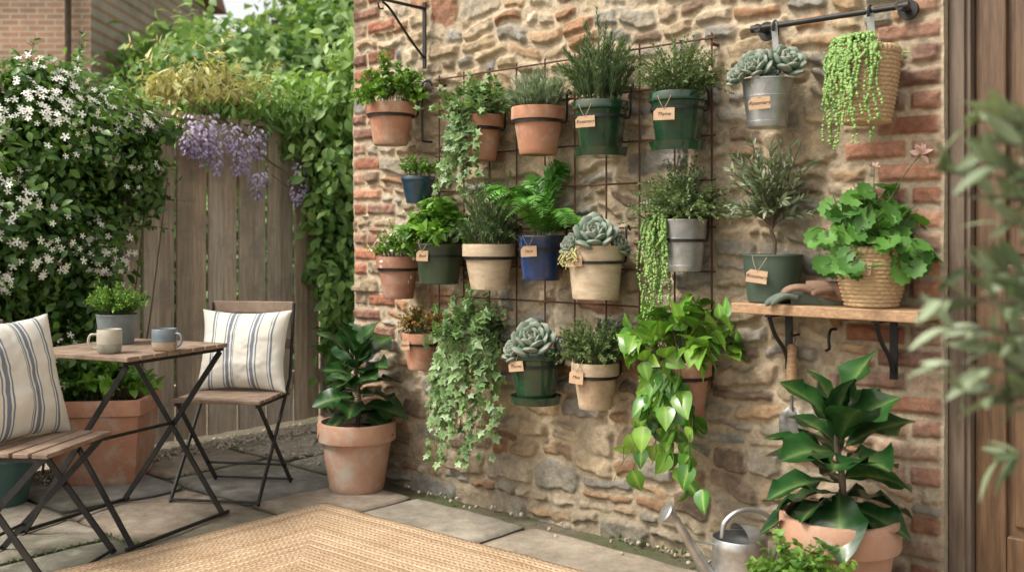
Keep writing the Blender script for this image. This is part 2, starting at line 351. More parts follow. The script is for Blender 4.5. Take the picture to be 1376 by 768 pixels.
# ---------------- stone wall
PAL=A([(.46,.375,.265),(.43,.335,.22),(.38,.335,.265),(.33,.30,.25),(.29,.27,.24),(.41,.285,.175),(.35,.205,.12),(.235,.165,.12),(.49,.41,.31),(.355,.28,.195),(.32,.17,.11)])
PW=A([.17,.15,.12,.10,.07,.11,.08,.05,.09,.08,.02]); PW=PW/PW.sum()
BP=A([(.39,.175,.11),(.42,.215,.14),(.31,.14,.09),(.41,.255,.18),(.34,.19,.135),(.24,.135,.10),(.39,.27,.195)])
def wall_section(mb,s_arr,h_arr,sl,sr,seed=5,qL=True,qR=True,thick=.35):
    R=np.random.default_rng(seed)
    S,H=np.meshgrid(s_arr,h_arr,indexing='ij')
    ws=S+.07*(fb(S,H,.2,11,2)-.5)+.028*(fb(S,H,.06,13,3)-.5); wh=H+.10*(fb(S,H,.26,21,2)-.5)+.028*(fb(S,H,.06,23,3)-.5)
    D=np.full(S.shape,1.); col=np.zeros(S.shape+(3,)); rel=np.zeros(S.shape)
    hs=[-.2]
    while hs[-1]<h_arr[-1]+.3: hs.append(hs[-1]+R.choice([.055,.07,.085,.1,.125,.15]))
    hs=A(hs); row=np.clip(np.searchsorted(hs,wh)-1,0,len(hs)-2)
    for i in range(len(hs)-1):
        mk=row==i
        if not mk.any(): continue
        h0,h1=hs[i],hs[i+1]; e=[s_arr[0]-.3-R.random()*.2]
        while e[-1]<s_arr[-1]+.4: e.append(e[-1]+(h1-h0)*R.uniform(.8,2.5)+.018)
        e=A(e); x=ws[mk]; y=wh[mk]; j=np.clip(np.searchsorted(e,x)-1,0,len(e)-2)
        n=len(e); sp=(R.random(n)<.45)&((h1-h0)>.09); spy=R.uniform(.35,.65,n)
        c0=R.choice(len(PAL),size=(n,2),p=PW); val=R.uniform(.82,1.18,(n,2)); rot=R.uniform(-.14,.14,(n,2)); ins=R.uniform(.003,.012,(n,2)); rl=R.uniform(.007,.029,(n,2)); tl=R.uniform(-.14,.14,(n,2)); tl2=R.uniform(-.18,.18,(n,2))
        mid=h0+(h1-h0)*spy[j]; top=(sp[j]&(y>mid)).astype(int)
        a=np.where(sp[j]&(top==1),mid,h0); b=np.where(sp[j]&(top==0),mid,h1)
        cx=(e[j]+e[j+1])/2; cy=(a+b)/2; hx=(e[j+1]-e[j])/2-ins[j,top]; hy=(b-a)/2-ins[j,top]
        dx=x-cx; dy=y-cy; ro=rot[j,top]; X=dx*np.cos(ro)+dy*np.sin(ro); Y=-dx*np.sin(ro)+dy*np.cos(ro)
        rad=np.minimum(hx,hy)*.5; qx=np.abs(X)-hx+rad; qy=np.abs(Y)-hy+rad
        D[mk]=np.hypot(np.maximum(qx,0),np.maximum(qy,0))+np.minimum(np.maximum(qx,qy),0)-rad
        col[mk]=PAL[c0[j,top]]*val[j,top][:,None]; rel[mk]=rl[j,top]+X*tl[j,top]+Y*tl2[j,top]
    D+=.018*(fb(S,H,.03,31,3)-.5)
    bh=.0745; wob=.008*(fb(S,H,.06,41,2)-.5)
    hB=H+wob+.02*(fb(S,H,.5,43,1)-.5); br=np.floor(hB/bh).astype(int); odd=br%2
    def brick(x,lim,hmin):
        L=.215; st=np.where(odd==1,.108,0.); k=np.floor((x-st)/L); k0=np.where(k<0,0.,st+k*L); k1=np.where(k<0,st,st+(k+1)*L)
        bound=np.where(odd==1,.108+L*lim(br),L*lim(br))
        cx=(k0+k1)/2; hx=(k1-k0)/2-.006; hy=bh/2-.007; X=x-cx; Y=hB-(br+.5)*bh
        rad=.009; qx=np.abs(X)-hx+rad; qy=np.abs(Y)-hy+rad
        d=np.hypot(np.maximum(qx,0),np.maximum(qy,0))+np.minimum(np.maximum(qx,qy),0)-rad
        ids=(br*17+k.astype(int)*5+3)%97
        RB=np.random.default_rng(77); pc=BP[RB.integers(0,len(BP),97)][ids]*RB.uniform(.8,1.2,97)[ids][...,None]; rr=RB.uniform(.006,.019,97)[ids]
        return d,x-bound,pc,rr,hmin
    R3=np.random.default_rng(19); l1=R3.choice([1,1,1,0],200); l2=R3.choice([1,1,1,0],200)
    use=[]
    if qL: use.append(brick(S-sl+wob,lambda b:l1[b%200],.66))
    if qR: use.append(brick(sr-S+wob,lambda b:l2[b%200],0.))
    for d,reg,pc,rr,hmin in use:
        inb=(reg<0)&(hB>math.floor(hmin/bh)*bh)
        D=np.where(inb,d+.006*(fb(S,H,.03,51,3)-.5),np.where(hB>math.floor(hmin/bh)*bh,np.maximum(D,-reg+.004),D))
        col=np.where(inb[...,None],pc,col); rel=np.where(inb,rr,rel)
    dep=ss(.0,.016,-D)
    hgt=dep*(rel+.022*(fb(S,H,.05,61,5)-.5))+ (1-dep)*(.012*(fb(S,H,.03,71,4)-.5)-.006*ss(.45,.65,fb(S,H,.2,73,3)))+.015*(fb(S,H,.5,81,2)-.5)
    k=ss(-.001,.006,-D)
    mort=A([.50,.41,.295])*(.76+.44*fb(S,H,.12,91,4))[...,None]
    tone=(.68+.66*fb(S,H,.05,95,5))[...,None]; warm=fb(S,H,.03,97,3)[...,None]
    cc=col*tone*(1+A([.1,0,-.1])*(warm-.5)*1.6)
    sm=ss(.52,.72,fb(S,H,.09,99,4))*.55; k=k*(1-sm*ss(.035,.0,-D))
    C=cc*k[...,None]+mort*(1-k[...,None])
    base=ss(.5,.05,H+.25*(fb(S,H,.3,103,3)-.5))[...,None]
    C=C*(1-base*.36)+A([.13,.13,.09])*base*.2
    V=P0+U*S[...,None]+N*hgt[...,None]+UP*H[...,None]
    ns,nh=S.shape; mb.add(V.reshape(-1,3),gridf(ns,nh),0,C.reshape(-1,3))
    for idx,fl in ((0,0),(ns-1,1)):
        e=V[idx]; b=e-N*thick; v=np.concatenate([e,b]); f=gridf(2,nh); f=f if fl else f[:,::-1]
        mb.add(v,f,0,np.concatenate([C[idx],C[idx]]))
    e=V[:,-1]; mb.add(np.concatenate([e,e-N*thick]),gridf(2,ns),0,np.concatenate([C[:,-1]]*2))
    b=[V[0,0]-N*thick,V[-1,0]-N*thick,V[-1,-1]-N*thick,V[0,-1]-N*thick]; mb.add(b,A([[0,1,2,3]]),0,A([.3,.25,.18]))
SD=WS(1268)
mb=MB()
harr=np.concatenate([np.arange(-.03,2.45,.0055),np.arange(2.45,3.7,.025)])
wall_section(mb,np.arange(0,SD+.001,SD/520),harr,0,SD)
wall_section(mb,np.arange(SD+1.0,SD+2.6,.02),np.arange(-.03,3.7,.02),SD+1.0,SD+2.6,seed=8,qR=False)
wall_section(mb,np.arange(SD+.002,SD+.999,.02),np.arange(2.12,3.69,.02),0,9,seed=9,qL=False,qR=False)
mb.make('stone_wall',M['wall'])
# door
D=group('wooden_door',SW(SD+.5,0,-.06)); 
mb=MB(); fw=.05
def wbox(mb,s0,s1,h0,h1,o0,o1,mat=0,col=None): box(mb,SW((s0+s1)/2,(h0+h1)/2,(o0+o1)/2),s1-s0,abs(o1-o0),h1-h0,U,mat,col)
wbox(mb,SD+.003,SD+fw,0,2.11,-.12,-.035); wbox(mb,SD+1-fw,SD+.997,0,2.11,-.12,-.035); wbox(mb,SD+fw+.001,SD+1-fw-.001,2.05,2.11,-.12,-.037)
wbox(mb,SD+fw-.012,SD+fw+.014,0,2.04,-.11,-.05)
mb.make('door_frame',M['frame'],D,False,bevel=.004)
mb=MB(); a,b=SD+fw+.016,SD+1-fw-.003
wbox(mb,a,a+.09,.03,2.04,-.13,-.085); wbox(mb,b-.09,b,.03,2.04,-.13,-.085)
for h0,h1 in ((.03,.25),(.95,1.08),(1.92,2.04)): wbox(mb,a+.091,b-.091,h0,h1,-.13,-.087)
wbox(mb,(a+b)/2-.05,(a+b)/2+.05,.251,.949,-.13,-.088); wbox(mb,(a+b)/2-.05,(a+b)/2+.05,1.081,1.919,-.13,-.088)
wbox(mb,a+.05,b-.05,.1,1.98,-.128,-.11)
for s0,s1 in ((a+.11,(a+b)/2-.07),((a+b)/2+.07,b-.11)):
    for h0,h1 in ((.28,.92),(1.11,1.89)): wbox(mb,s0,s1,h0,h1,-.12,-.097)
mb.make('door_panels',M['door'],D,False,bevel=.005)
mb=MB(); wbox(mb,SD+.01,SD+.99,-.02,.028,-.2,.03); mb.make('doorstep',M['pave'],D,False,bevel=.006)
mb=MB(); tubes(mb,[SW(-.12,2.44,.12),SW(-.02,2.44,.12)],.05,S=12); tubes(mb,[SW(-.07,2.42,.1),SW(-.05,2.75,.02)],.035,S=12); mb.make('gutter_pipe',M['iron'])
# ---------------- paving
mb=MB(); R=np.random.default_rng(4); q=-2.4; mossp=[]
FA=A([-2.07,5.3,0]); FD=nz(A([.865,1.0,0])); FN=A([FD[1],-FD[0],0])
while q<6.0:
    d=R.choice([.36,.44,.52,.6]); s=-5+R.random()*.4
    while s<5.5:
        w=R.choice([.45,.58,.7,.85]); cs,cq=s+w/2,q+d/2; c=SW(cs,0,cq)
        if not(cs>-.1 and cq<-.05) and (c-FA)@FN>-.15:
            g=np.linspace(-1,1,18); gx,gy=np.meshgrid(g,g,indexing='ij')
            px=cs+gx*(w/2-.008); py=cq+gy*(d/2-.008)
            cr=np.maximum(np.abs(gx),np.abs(gy)); corner=(np.abs(gx)*np.abs(gy))**8
            px=px-gx*corner*.014; py=py-gy*corner*.014
            ox=.045*(fb(px,py,.3,201,4)-.5); oy=.045*(fb(px,py,.3,203,4)-.5)
            if cq-d/2<.02 and cs>-.1: oy=oy*0
            z=.012*(fb(px,py,.16,205,4)-.5)-.010*ss(.9,1.,cr)+R.uniform(-.003,.003)+R.uniform(-.004,.004)*gx
            V=P0+U*(px+ox)[...,None]+N*(py+oy)[...,None]+UP*z[...,None]
            base=A([(.30,.265,.215),(.265,.245,.21),(.325,.275,.215),(.30,.245,.19),(.24,.23,.205)][R.integers(5)])*R.uniform(.88,1.12)
            t=(.55+.9*fb(px,py,.22,207,5))[...,None]; mo=ss(.48,.66,fb(px,py,.4,209,5))[...,None]*.6
            C=base*t*(1-mo)+A([.14,.135,.095])*mo
            li=ss(.64,.72,fb(px,py,.07,217,3))[...,None]*.35; C=C*(1-li)+A([.42,.41,.34])*li
            C=C*(1-.45*ss(.88,1,cr))[...,None]
            mb.add(V.reshape(-1,3),gridf(18,18),0,C.reshape(-1,3))
            ring=[(0,j) for j in range(18)]+[(i,17) for i in range(1,18)]+[(17,j) for j in range(16,-1,-1)]+[(i,0) for i in range(16,0,-1)]
            e=A([V[i,j] for i,j in ring]); b=e-UP*.03; n=len(e)
            mb.add(np.concatenate([e,b]),A([[i,i+n,(i+1)%n+n,(i+1)%n] for i in range(n)]),0,base*.4)
            mossp.append(np.repeat(e,2,0)*A([1,1,0]))
        s+=w
    q+=d
mb.make('stone_paving',M['pave'])
gm=mat('ground_soil',(.10,.085,.06),(.17,.14,.10),1,sc=30,bs=90,bst=1,bd=.01,c3=(.07,.09,.03),sc3=1.5)
mb=MB(); mb.add([[-150,-150,-.022],[150,-150,-.022],[150,150,-.022],[-150,150,-.022]],A([[0,1,2,3]])); mb.make('ground',gm)
# gravel
mb=MB()
n=2600; t=rng.uniform(-2.5,1.5,n); w=np.abs(rng.normal(size=n))*.10+.02; pts=FA+FD*t[:,None]+FN*w[:,None]; pts[:,2]=0.004
n2=70; s=rng.uniform(-.05,SD,n2); w=.03+np.abs(rng.normal(size=n2))*.05; p2=P0+U*s[:,None]+N*w[:,None]; p2[:,2]=.001
n3=500; s=rng.uniform(-1.2,0,n3); w=rng.uniform(-.9,.1,n3); p3=P0+U*s[:,None]+N*w[:,None]; p3[:,2]=.003
pts=np.concatenate([pts,p2,p3]); n=len(pts)
for i in range(4):
    k=np.arange(i,n,4); mb.inst(T_sph,pts[k],runit(len(k)),runit(len(k)),rng.uniform(.004,.012,(len(k),3)),0,rng.random(len(k)))
for c in mb.col:
    g=c[:,0:1].copy(); c[:,:3]=A([.26,.22,.17])+g*A([.24,.21,.17])
mb.make('gravel',M['gravel'])
mb=MB(); n=420; s=rng.uniform(0,SD,n); p=P0+U*s[:,None]+N*(.012+np.abs(rng.normal(size=n))*.02)[:,None]; p[:,2]=-.008
k=fb(s,s*0,.3,5,2)>.5; p=p[k]
mp_=np.concatenate(mossp); mp_=mp_+rng.normal(size=mp_.shape)*.005*A([1,1,0]); mp_[:,2]=-.013; k=(fb(mp_[:,0],mp_[:,1],.5,611,3)>.58)&(mp_[:,1]>2.5); mp_=mp_[k]
p=np.concatenate([p,mp_]); mb.inst(T_s,p,runit(len(p))*.7+UP,runit(len(p)),.016,0,.25+.2*rng.random(len(p))); mb.make('moss',L['thyme'])
# ---------------- fence
mb=MB(); FE=group('wooden_fence',FA); t=-2.6; bw=.098
fl=float(np.linalg.norm(A([-1.205,6.3,0])-FA)); ii=0
while t<fl-.02:
    v=random.uniform(.76,1.16); hh=1.815+random.uniform(-.006,.006); w=FD*(t+bw/2); ii+=1
    o=0.0 if ii%2 else .016
    c=FA+w+FN*o; g=random.uniform(.94,1.04)
    box(mb,c+UP*(hh/2+.02),bw-.006,.018,hh-.04,FD,0,A([v,v*g,v*g*g])); t+=bw+.002
mb.make('boards',M['fence'],FE,False,bevel=.003)
mb=MB()
box(mb,FA+FD*((fl-2.6)/2)+FN*.006+UP*1.84,fl+2.62,.055,.03,FD); 
for hz in(.3,1.5): box(mb,FA+FD*((fl-2.6)/2)-FN*.035+UP*hz,fl+2.6,.04,.08,FD)
for tt in (-2.6,-.8,fl+.045): box(mb,FA+FD*tt+UP*.94,.085,.085,1.88,FD,0,A([.85,.85,.85]))
mb.make('posts_and_rails',M['fence'],FE,False,bevel=.003)
# ---------------- rusty trellis
g=group('wall_trellis',SW(WS(770,.03),1.3,.03)); mb=MB(); s0,s1=WS(592,.03),WS(958,.03); hb,ht=.62,1.88
for h in (1.88,1.72,1.53,1.37,1.2,1.04,.9,.72): 
    tubes(mb,[SW(s0-.02,h,.045),SW(s1+.02,h,.045)],.0038,S=6)
for s in np.linspace(s0,s1,10): tubes(mb,[SW(s,hb+.0,.038),SW(s,ht+.02,.038)],.0038,S=6)
for s in (s0,s1):
    for h in (hb+.1,ht-.02): tubes(mb,[SW(s,h,-.01),SW(s,h,.04)],.006,S=6)
mb.make('rods',M['rust'],g,sharp=40)
# ---------------- pots
PR={'terra':[(0,0),(.66,0),(.69,.02),(.885,.73),(.99,.735),(1.0,.76),(1.0,.97),(.985,1),(.90,1),(.885,.97),(.86,.86)],
'bowl':[(0,0),(.6,0),(.66,.02),(.88,.6),(.95,.84),(1.0,.88),(1.0,.97),(.98,1),(.9,1),(.88,.96),(.86,.86)],
'glaze':[(0,0),(.72,0),(.75,.03),(.92,.80),(.925,.82),(.995,.84),(1.0,.87),(1.0,.97),(.985,1),(.91,1),(.895,.97),(.87,.86)],
'galv':[(0,0),(.74,0),(.76,.015),(.775,.1),(.79,.105),(.79,.12),(.78,.125),(.90,.62),(.92,.625),(.92,.645),(.905,.65),(.97,.96),(1.0,.965),(1.005,.985),(1.0,1),(.975,1),(.955,.98),(.93,.86)],
'plain':[(0,0),(.78,0),(.81,.02),(.98,.95),(1.0,.97),(.99,1),(.94,1),(.92,.97),(.9,.86)]}
def pot(parent,c,r,h,kind,mt,saucer=False,seg=48,wob=.0):
    mb=MB(); pf=[(a*r,b*h) for a,b in PR[kind]]
    q=[pf[0]]
    for a,b in zip(pf,pf[1:]):
        n=max(1,int(math.hypot(b[0]-a[0],b[1]-a[1])/(.15*r+.001)))
        for i in range(1,n+1): q.append((a[0]+(b[0]-a[0])*i/n,a[1]+(b[1]-a[1])*i/n))
    lathe(mb,q,c,seg,0,None,lambda i,t,p: wob*r*np.sin(3*t+i*.3)*(p[:,1:2]>0))
    if saucer: lathe(mb,[(0,-.012),(r*.9,-.012),(r*.96,.012),(r*1.0,.02),(r*.95,.02),(r*.9,0),(0,0)],c-UP*.003,seg,0)
    lathe(mb,[(0,h*.9),(r*.45,h*.895),(r*.875,h*.87)],c,24,1)
    return mb.make('pot',[M[mt],M['soil']],parent,sharp=35)
def wicker(parent,c,r,h,lid=0):
    mb=MB(); rows=int(h/.0125); K=rows*6; seg=144; pf=[]
    for i in range(K+1):
        t=i/K; pf.append((r*(.72+.28*math.sin(min(1,t*1.15)*1.45)),t*h))
    pf=[(0,0)]+pf
    def rf(i,th,p):
        z=p[:,1:2]/h*rows; rw=np.floor(z); fr=z-rw
        return np.where(i>0,.0042*np.abs(np.sin(np.pi*fr))**.7*(1+.55*np.sin(th*26+rw*np.pi+fr*2)),0)
    lathe(mb,pf,c,seg,0,None,rf)
    lathe(mb,[(r*.9,h*1.0),(r*.93,h+.008),(r*1.0,h+.012),(r*1.05,h+.004),(r*1.05,h-.01),(r*1.0,h-.014)],c,seg,0,None,lambda i,th,p:.003*np.sin(th*40+i))
    lathe(mb,[(r*.9,h),(r*.86,h*.5)],c,seg,0); lathe(mb,[(0,h*.9),(r*.93,h*.88)],c,24,1)
    mb.make('wicker_basket',[M['wicker'],M['soil']],parent)
def tag(parent,c,r,zc,px,cx,Z,txt='Rosemary',w=.075,h=.042):
    g=nz(A([-c[0],-c[1],0])); e=A([-g[1],g[0],0]); e=e if e@U>0 else -e
    dx=(px-cx)*Z/F; rr=r+.008; ph=math.asin(max(-.8,min(.8,dx/rr))); n=math.sin(ph)*.55*e+math.cos(ph)*g; n=nz(n)
    p=A([c[0],c[1],zc])+e*dx+g*math.cos(ph)*rr; x=nz(np.cross(UP,n)); ti=random.uniform(-.13,.13); X=x*math.cos(ti)+UP*math.sin(ti); Y=np.cross(n,X)
    mb=MB(); k=.012; o=[(-w/2,-h/2),(w/2,-h/2),(w/2,h/2),(-w/2+k,h/2),(-w/2,h/2-k)]
    v=[p+X*a+Y*b+n*z for z in (0,.0018) for a,b in o]; m=5
    mb.add(v,[list(range(m))[::-1],[m+i for i in range(m)]]+[[i,(i+1)%m,(i+1)%m+m,i+m] for i in range(m)])
    mb.make('label_tag',M['kraft'],parent,False)
    mb=MB(); 
    a=p+Y*(h*.38)+n*.002
    for sx in(-1,1): tubes(mb,smoothpath([a,a+X*sx*.008+Y*.014+n*.002,a+X*sx*.018+Y*.034-n*.001,a+X*sx*.024+Y*.05-n*.006],4),.0009,S=4)
    mb.make('string',M['kraft'],parent)
    cu=bpy.data.curves.new('label_text','FONT'); cu.body=txt; cu.size=.0175; cu.shear=.35; cu.align_x='CENTER'; cu.align_y='CENTER'; cu.materials.append(M['ink'])
    ob=bpy.data.objects.new('label_text',cu); bpy.context.scene.collection.objects.link(ob)
    mt=Matrix([[X[i],Y[i],n[i],(p+n*.0026)[i]] for i in range(3)]+[[0,0,0,1]]); ob.matrix_world=mt; par(ob,parent)
def wpot(name,cx,yt,yb,wpx,kind,mt,saucer=False,ring=True,off=None,zb=None,hook=True):
    r=.1
    for _ in range(3):
        o=(r+.045) if off is None else off; Z=WZ(cx,o); r=wpx/2*Z/F*.98
    c=PT(cx,320,Z); zt=EH-(yt+2-320)/F*(Z-r); z0=EH-(yb-320)/F*(Z-r*.7) if zb is None else zb; h=zt-z0; c[2]=z0
    g=group(name,c)
    if kind=='wicker': wicker(g,c,r,h)
    else: pot(g,c,r,h,kind,mt,saucer,wob=.006 if mt in('beige','terrared') else 0)
    if ring:
        mb=MB(); zr=h*(.70 if kind!='galv' else .6); rr=r*({'terra':.89,'bowl':.93,'glaze':.9,'galv':.9,'plain':.93,'wicker':1.}[kind])+.0025
        lathe(mb,[(rr,zr-.007),(rr+.003,zr-.007),(rr+.003,zr+.004),(rr,zr+.004),(rr,zr-.007)],c,48)
        if hook:
            oo=float((c-P0)@N)
            b=c+U*rr*.75+UP*zr; w0=b-N*(oo-.06); 
            tubes(mb,smoothpath([b-N*rr*.5,w0+N*.01,w0+UP*.03,w0+UP*(h-zr+.055),w0+UP*(h-zr+.075)-N*.012,w0+UP*(h-zr+.06)-N*.026],5),.0045,S=6)
            tubes(mb,[c-N*rr+UP*zr,c-N*(oo-.04)+UP*zr],.005,S=6)
        mb.make('iron_holder',M['iron'],g,sharp=40)
    return g,c,r,h,Z,c+UP*h*.9
def fol(mb,g,lm,st='stem',nm='foliage',extra=()): return mb.make(nm,[L[lm],M[st]]+[L[e] for e in extra],g)
def dirv(k): return math.atan2(N[1]-k*U[1],N[0]-k*U[0])
# Row 1
g,c,r,h,Z,t=wpot('potted_parsley',525,133,193,68,'terra','terra')
fol(herb(t,r,.19,.20,80,18,T_basil,.036,None,1.0,.35,.2,droop=.04),g,'parsley')
g,c,r,h,Z,t=wpot('potted_ivy',645,150,214,64,'terra','terra')
def ivy(g,t,r,n,L0,L1,w,h,m=22,size=.036,dirs=None,spread=1.4,side=.15,nt=30):
    mb=herb(t,r,w,h,nt,8,T_ivy,size,None,1.1,.3,.1,droop=.06)
    P=trail_paths(t,r,n,L0,L1,dirs=dirs,spread=spread,wob=.03,sidepush=side); tubes(mb,P,.0014,.0008,3,1)
    leaves_on(mb,P,m,.15,T_ivy,size,1.25,0,-.5,nrm=N*1.0+UP*.35+A([.2,-.3,0]),nj=.4,taper=.4,tb=.5,tv=.5); fol(mb,g,'ivy')
ivy(g,t,r,44,.08,.34,.23,.17,m=15,size=.048,dirs=dirv(1.4),spread=1.4,side=.4,nt=64)
g,c,r,h,Z,t=wpot('potted_lavender',723,138,206,74,'terra','terra')
fol(herb(t,r,.145,.14,150,26,T_nd,.032,None,.6,.2,.3),g,'sage')
g,c,r,h,Z,t=wpot('potted_rosemary',807,130,203,77,'glaze','green',True)
fol(herb(t,r,.17,.30,84,70,T_nd,.032,None,.6,.12,.2,sr=.0016),g,'rosemary'); tag(g,c,r,c[2]+h*.56,787,807,Z)
g,c,r,h,Z,t=wpot('potted_thyme',911,118,195,80,'glaze','green',True)
fol(herb(t,r,.185,.2,150,42,T_s,.016,None,.9,.15,.2,droop=.03),g,'thyme'); tag(g,c,r,c[2]+h*.56,893,911,Z,'Thyme')
g,c,r,h,Z,t=wpot('potted_echeveria',1031,100,169,70,'galv','galv',ring=False,off=.13)
mb=MB(); tw=t+UP*.015
for dx,dz,R_,ax in ((-.045,.02,.078,(-.4,-.7,.6)),(.045,.03,.088,(.2,-.7,.65)),(-.0,.06,.06,(0,-.3,1)),(-.09,.0,.055,(-.8,-.4,.5)),(.0,-.0,.05,(0,-.9,.5))): rosette(mb,tw+A([dx,-.025 if dz<.05 else .03,dz]),R_,24,ax)
fol(mb,g,'succ'); tag(g,c,r,c[2]+h*.45,1021,1031,Z,'Rosemary',.07,.04)
railh=1.877
mb=MB()
bar(mb,SW(WS(1040,.1),railh+.012,.1),SW(WS(1040,.1),c[2]+h*.75,.06),.022,.003,up=N); mb.make('hanging_strap',M['galv'],g,False)
g,c,r,h,Z,t=wpot('potted_string_of_pearls',1163,60,163,86,'wicker','galv',ring=False,off=.13)
mb=MB(); P=trail_paths(t+UP*.02,r,56,.05,.32,K=18,dirs=dirv(.6),spread=1.3,wob=.014); tubes(mb,P,.0009,.0007,3,1)
leaves_on(mb,P,42,.05,T_sph,.0056,1.3,0,0,taper=.2)
P2=bez(t+rng.normal(size=(90,3))*A([r*.5,r*.5,.004]),t+rng.normal(size=(90,3))*A([r*.5,r*.5,.0])+UP*.03,t+rng.normal(size=(90,3))*A([r*.6,r*.6,.01])+UP*.02); leaves_on(mb,P2,14,0,T_sph,.0056,1.3,0,0)
fol(mb,g,'pearl')
mb=MB(); bs=WS(1168,.1); bar(mb,SW(bs,railh+.012,.098),SW(bs,c[2]+h*.8,.06),.024,.003,up=N); mb.make('hanging_strap',M['galv'],g,False)
# rail
g=group('iron_rail',SW(WS(1110,.1),railh,.09)); mb=MB(); a,b=WS(1014,.1),WS(1213,.1)
tubes(mb,[SW(a,railh,.09),SW(b,railh,.09)],.0095,S=14)
for s in(a+.01,b-.01):
    tubes(mb,[SW(s,railh,.09),SW(s,railh,.0)],.011,S=14); tubes(mb,[SW(s,railh,.02),SW(s,railh,.034)],.032,S=20); tubes(mb,[SW(s,railh,.075),SW(s,railh,.102)],.014,S=14)
for s in(a,b): tubes(mb,[SW(s-.016,railh,.09),SW(s+.016,railh,.09)],.0135,S=14)
for s in (WS(1040,.1),bs): tubes(mb,smoothpath([SW(s,railh-.02,.105),SW(s,railh,.107),SW(s,railh+.016,.09),SW(s,railh,.073),SW(s,railh-.03,.074)],4),.005,S=6)
mb.make('rail',M['iron'],g,sharp=40)
# iron bracket
g=group('iron_wall_bracket',SW(WS(578),2.2,0)); mb=MB(); s=WS(578); zt=WP(578,14)[2]; zb_=WP(578,88)[2]
bar(mb,SW(s,zt+.03,.036),SW(s,zb_-.02,.036),.02,.008,up=N); bar(mb,SW(s,zt,.04),SW(s,zt,.31),.01,.012)
tubes(mb,smoothpath([SW(s,zb_+.03,.04),SW(s,(zb_+zt)/2-.02,.13),SW(s,zt-.04,.24),SW(s,zt-.01,.29)],5),.006,S=8)
tubes(mb,smoothpath([SW(s,zt,.30),SW(s,zt-.02,.315),SW(s,zt-.045,.305),SW(s,zt-.04,.285)],4),.004,S=6); mb.make('bracket',M['iron'],g,sharp=40)
s=WS(572,.06); mb=MB(); z0=WP(572,190,.06)[2]; z1=WP(572,118,.06)[2]
tubes(mb,smoothpath([SW(s,z0,.02),SW(s,z0,.07),SW(s,z0+.02,.08),SW(s,z1-.02,.08),SW(s,z1+.02,.075),SW(s+.02,z1+.03,.06),SW(s+.035,z1+.005,.05)],5),.005,S=8); mb.make('iron_hook',M['iron'],sharp=40)
# Row 2
g,c,r,h,Z,t=wpot('potted_oregano',562,234,273,48,'bowl','dblue',off=.13,ring=False)
fol(herb(t,r,.11,.10,55,14,T_o,.022,None,1.,.3,.2),g,'parsley')
g,c,r,h,Z,t=wpot('potted_alyssum',535,343,402,60,'terra','terrared')
mb=herb(t,r,.135,.15,100,24,T_o,.018,None,.9,.3,.2,tb=.7,droop=.03); p=t+nz(rng.normal(size=(80,3))+UP*.8)*A([.13,.13,.14]); mb.inst(T_fl,p,runit(80),p-t+UP*.03,.017,2); fol(mb,g,'parsley','stem',extra=['petal'])
g,c,r,h,Z,t=wpot('potted_basil',590,325,382,66,'plain','dgreen')
fol(herb(t,r,.16,.22,60,15,T_basil,.062,None,1.1,.35,.15,sr=.002,droop=.05),g,'basil'); tag(g,c,r,c[2]+h*.7,568,590,Z,'Basil',.055,.045)
g,c,r,h,Z,t=wpot('potted_rosemary',657,326,390,73,'terra','beige')
fol(herb(t,r,.165,.29,84,64,T_nd,.032,None,.6,.1,.2,sr=.0016,droop=.08),g,'rosemary')
g,c,r,h,Z,t=wpot('potted_fern',727,314,377,64,'plain','blue')
def fern(t,r,n,L0):
    mb=MB(); i=np.arange(n); a=i*2.39996+rng.normal(size=n)*.2; d=np.stack([np.cos(a),np.sin(a),0*a],-1); Ls=L0*rng.uniform(.75,1.15,n)
    el=np.radians(8+66*((i*.618)%1)); 
    top=t+d*(Ls*np.cos(el)*.5)[:,None]+UP*(Ls*np.sin(el)*1.15+.09)[:,None]
    e=t+d*(Ls*np.cos(el)*1.08)[:,None]+UP*(Ls*np.sin(el)*1.05-.03)[:,None]
    P=bez(t+d*r*.2,top,e,16); tubes(mb,P,.0018,.0008,3,1)
    m=24; tt=np.linspace(.12,1,m)[None]*np.ones((n,1)); p,tg=along(P,np.minimum(tt,.999)); 
    sd=nz(np.cross(tg,UP)+.3*runit(n)[:,None]); nr=np.cross(sd,tg)
    sz=.046*np.sin(np.pi*np.clip(tt*.86+.1,0,1))**.8+.005
    for s in(-1,1):
        dd=sd*s+tg*.4+rng.normal(size=sd.shape)*.08
        mb.inst(T_fr,p.reshape(-1,3),dd.reshape(-1,3),nr.reshape(-1,3)+rng.normal(size=(n*m,3))*.2,(sz*rng.uniform(.85,1.1,sz.shape)).ravel(),0,np.repeat(.4+rng.normal(size=n)*.3,m)+.2*tt.ravel())
    return mb
fol(fern(t,r,36,.28),g,'fern'); tag(g,c,r,c[2]+h*.65,711,727,Z,'Fern',.065,.042)
g,c,r,h,Z,t=wpot('potted_echeveria',800,328,403,78,'plain','beige')
mb=MB()
for dx,dy,dz,R_,ax in ((0,-.03,.035,.105,(-.1,-.7,.7)),(.07,-.02,.01,.065,(.8,-.5,.6)),(-.08,-.02,.01,.06,(-.8,-.5,.6)),(-.02,.05,.04,.055,(-.2,.3,1)),(.06,.05,.04,.055,(.3,.3,1))): rosette(mb,t+A([dx,dy,dz]),R_,26,ax)
P=trail_paths(t,r,14,.03,.09,dirs=dirv(.8),spread=.7); tubes(mb,P,.001,.001,3,1); leaves_on(mb,P,26,.3,T_sph,.006,1.2,2,0)
fol(mb,g,'succ',extra=['gold']); tag(g,c,r,c[2]+h*.72,773,800,Z,'Basil',.06,.042)
g,c,r,h,Z,t=wpot('potted_marjoram',918,292,365,66,'galv','galv',ring=True)
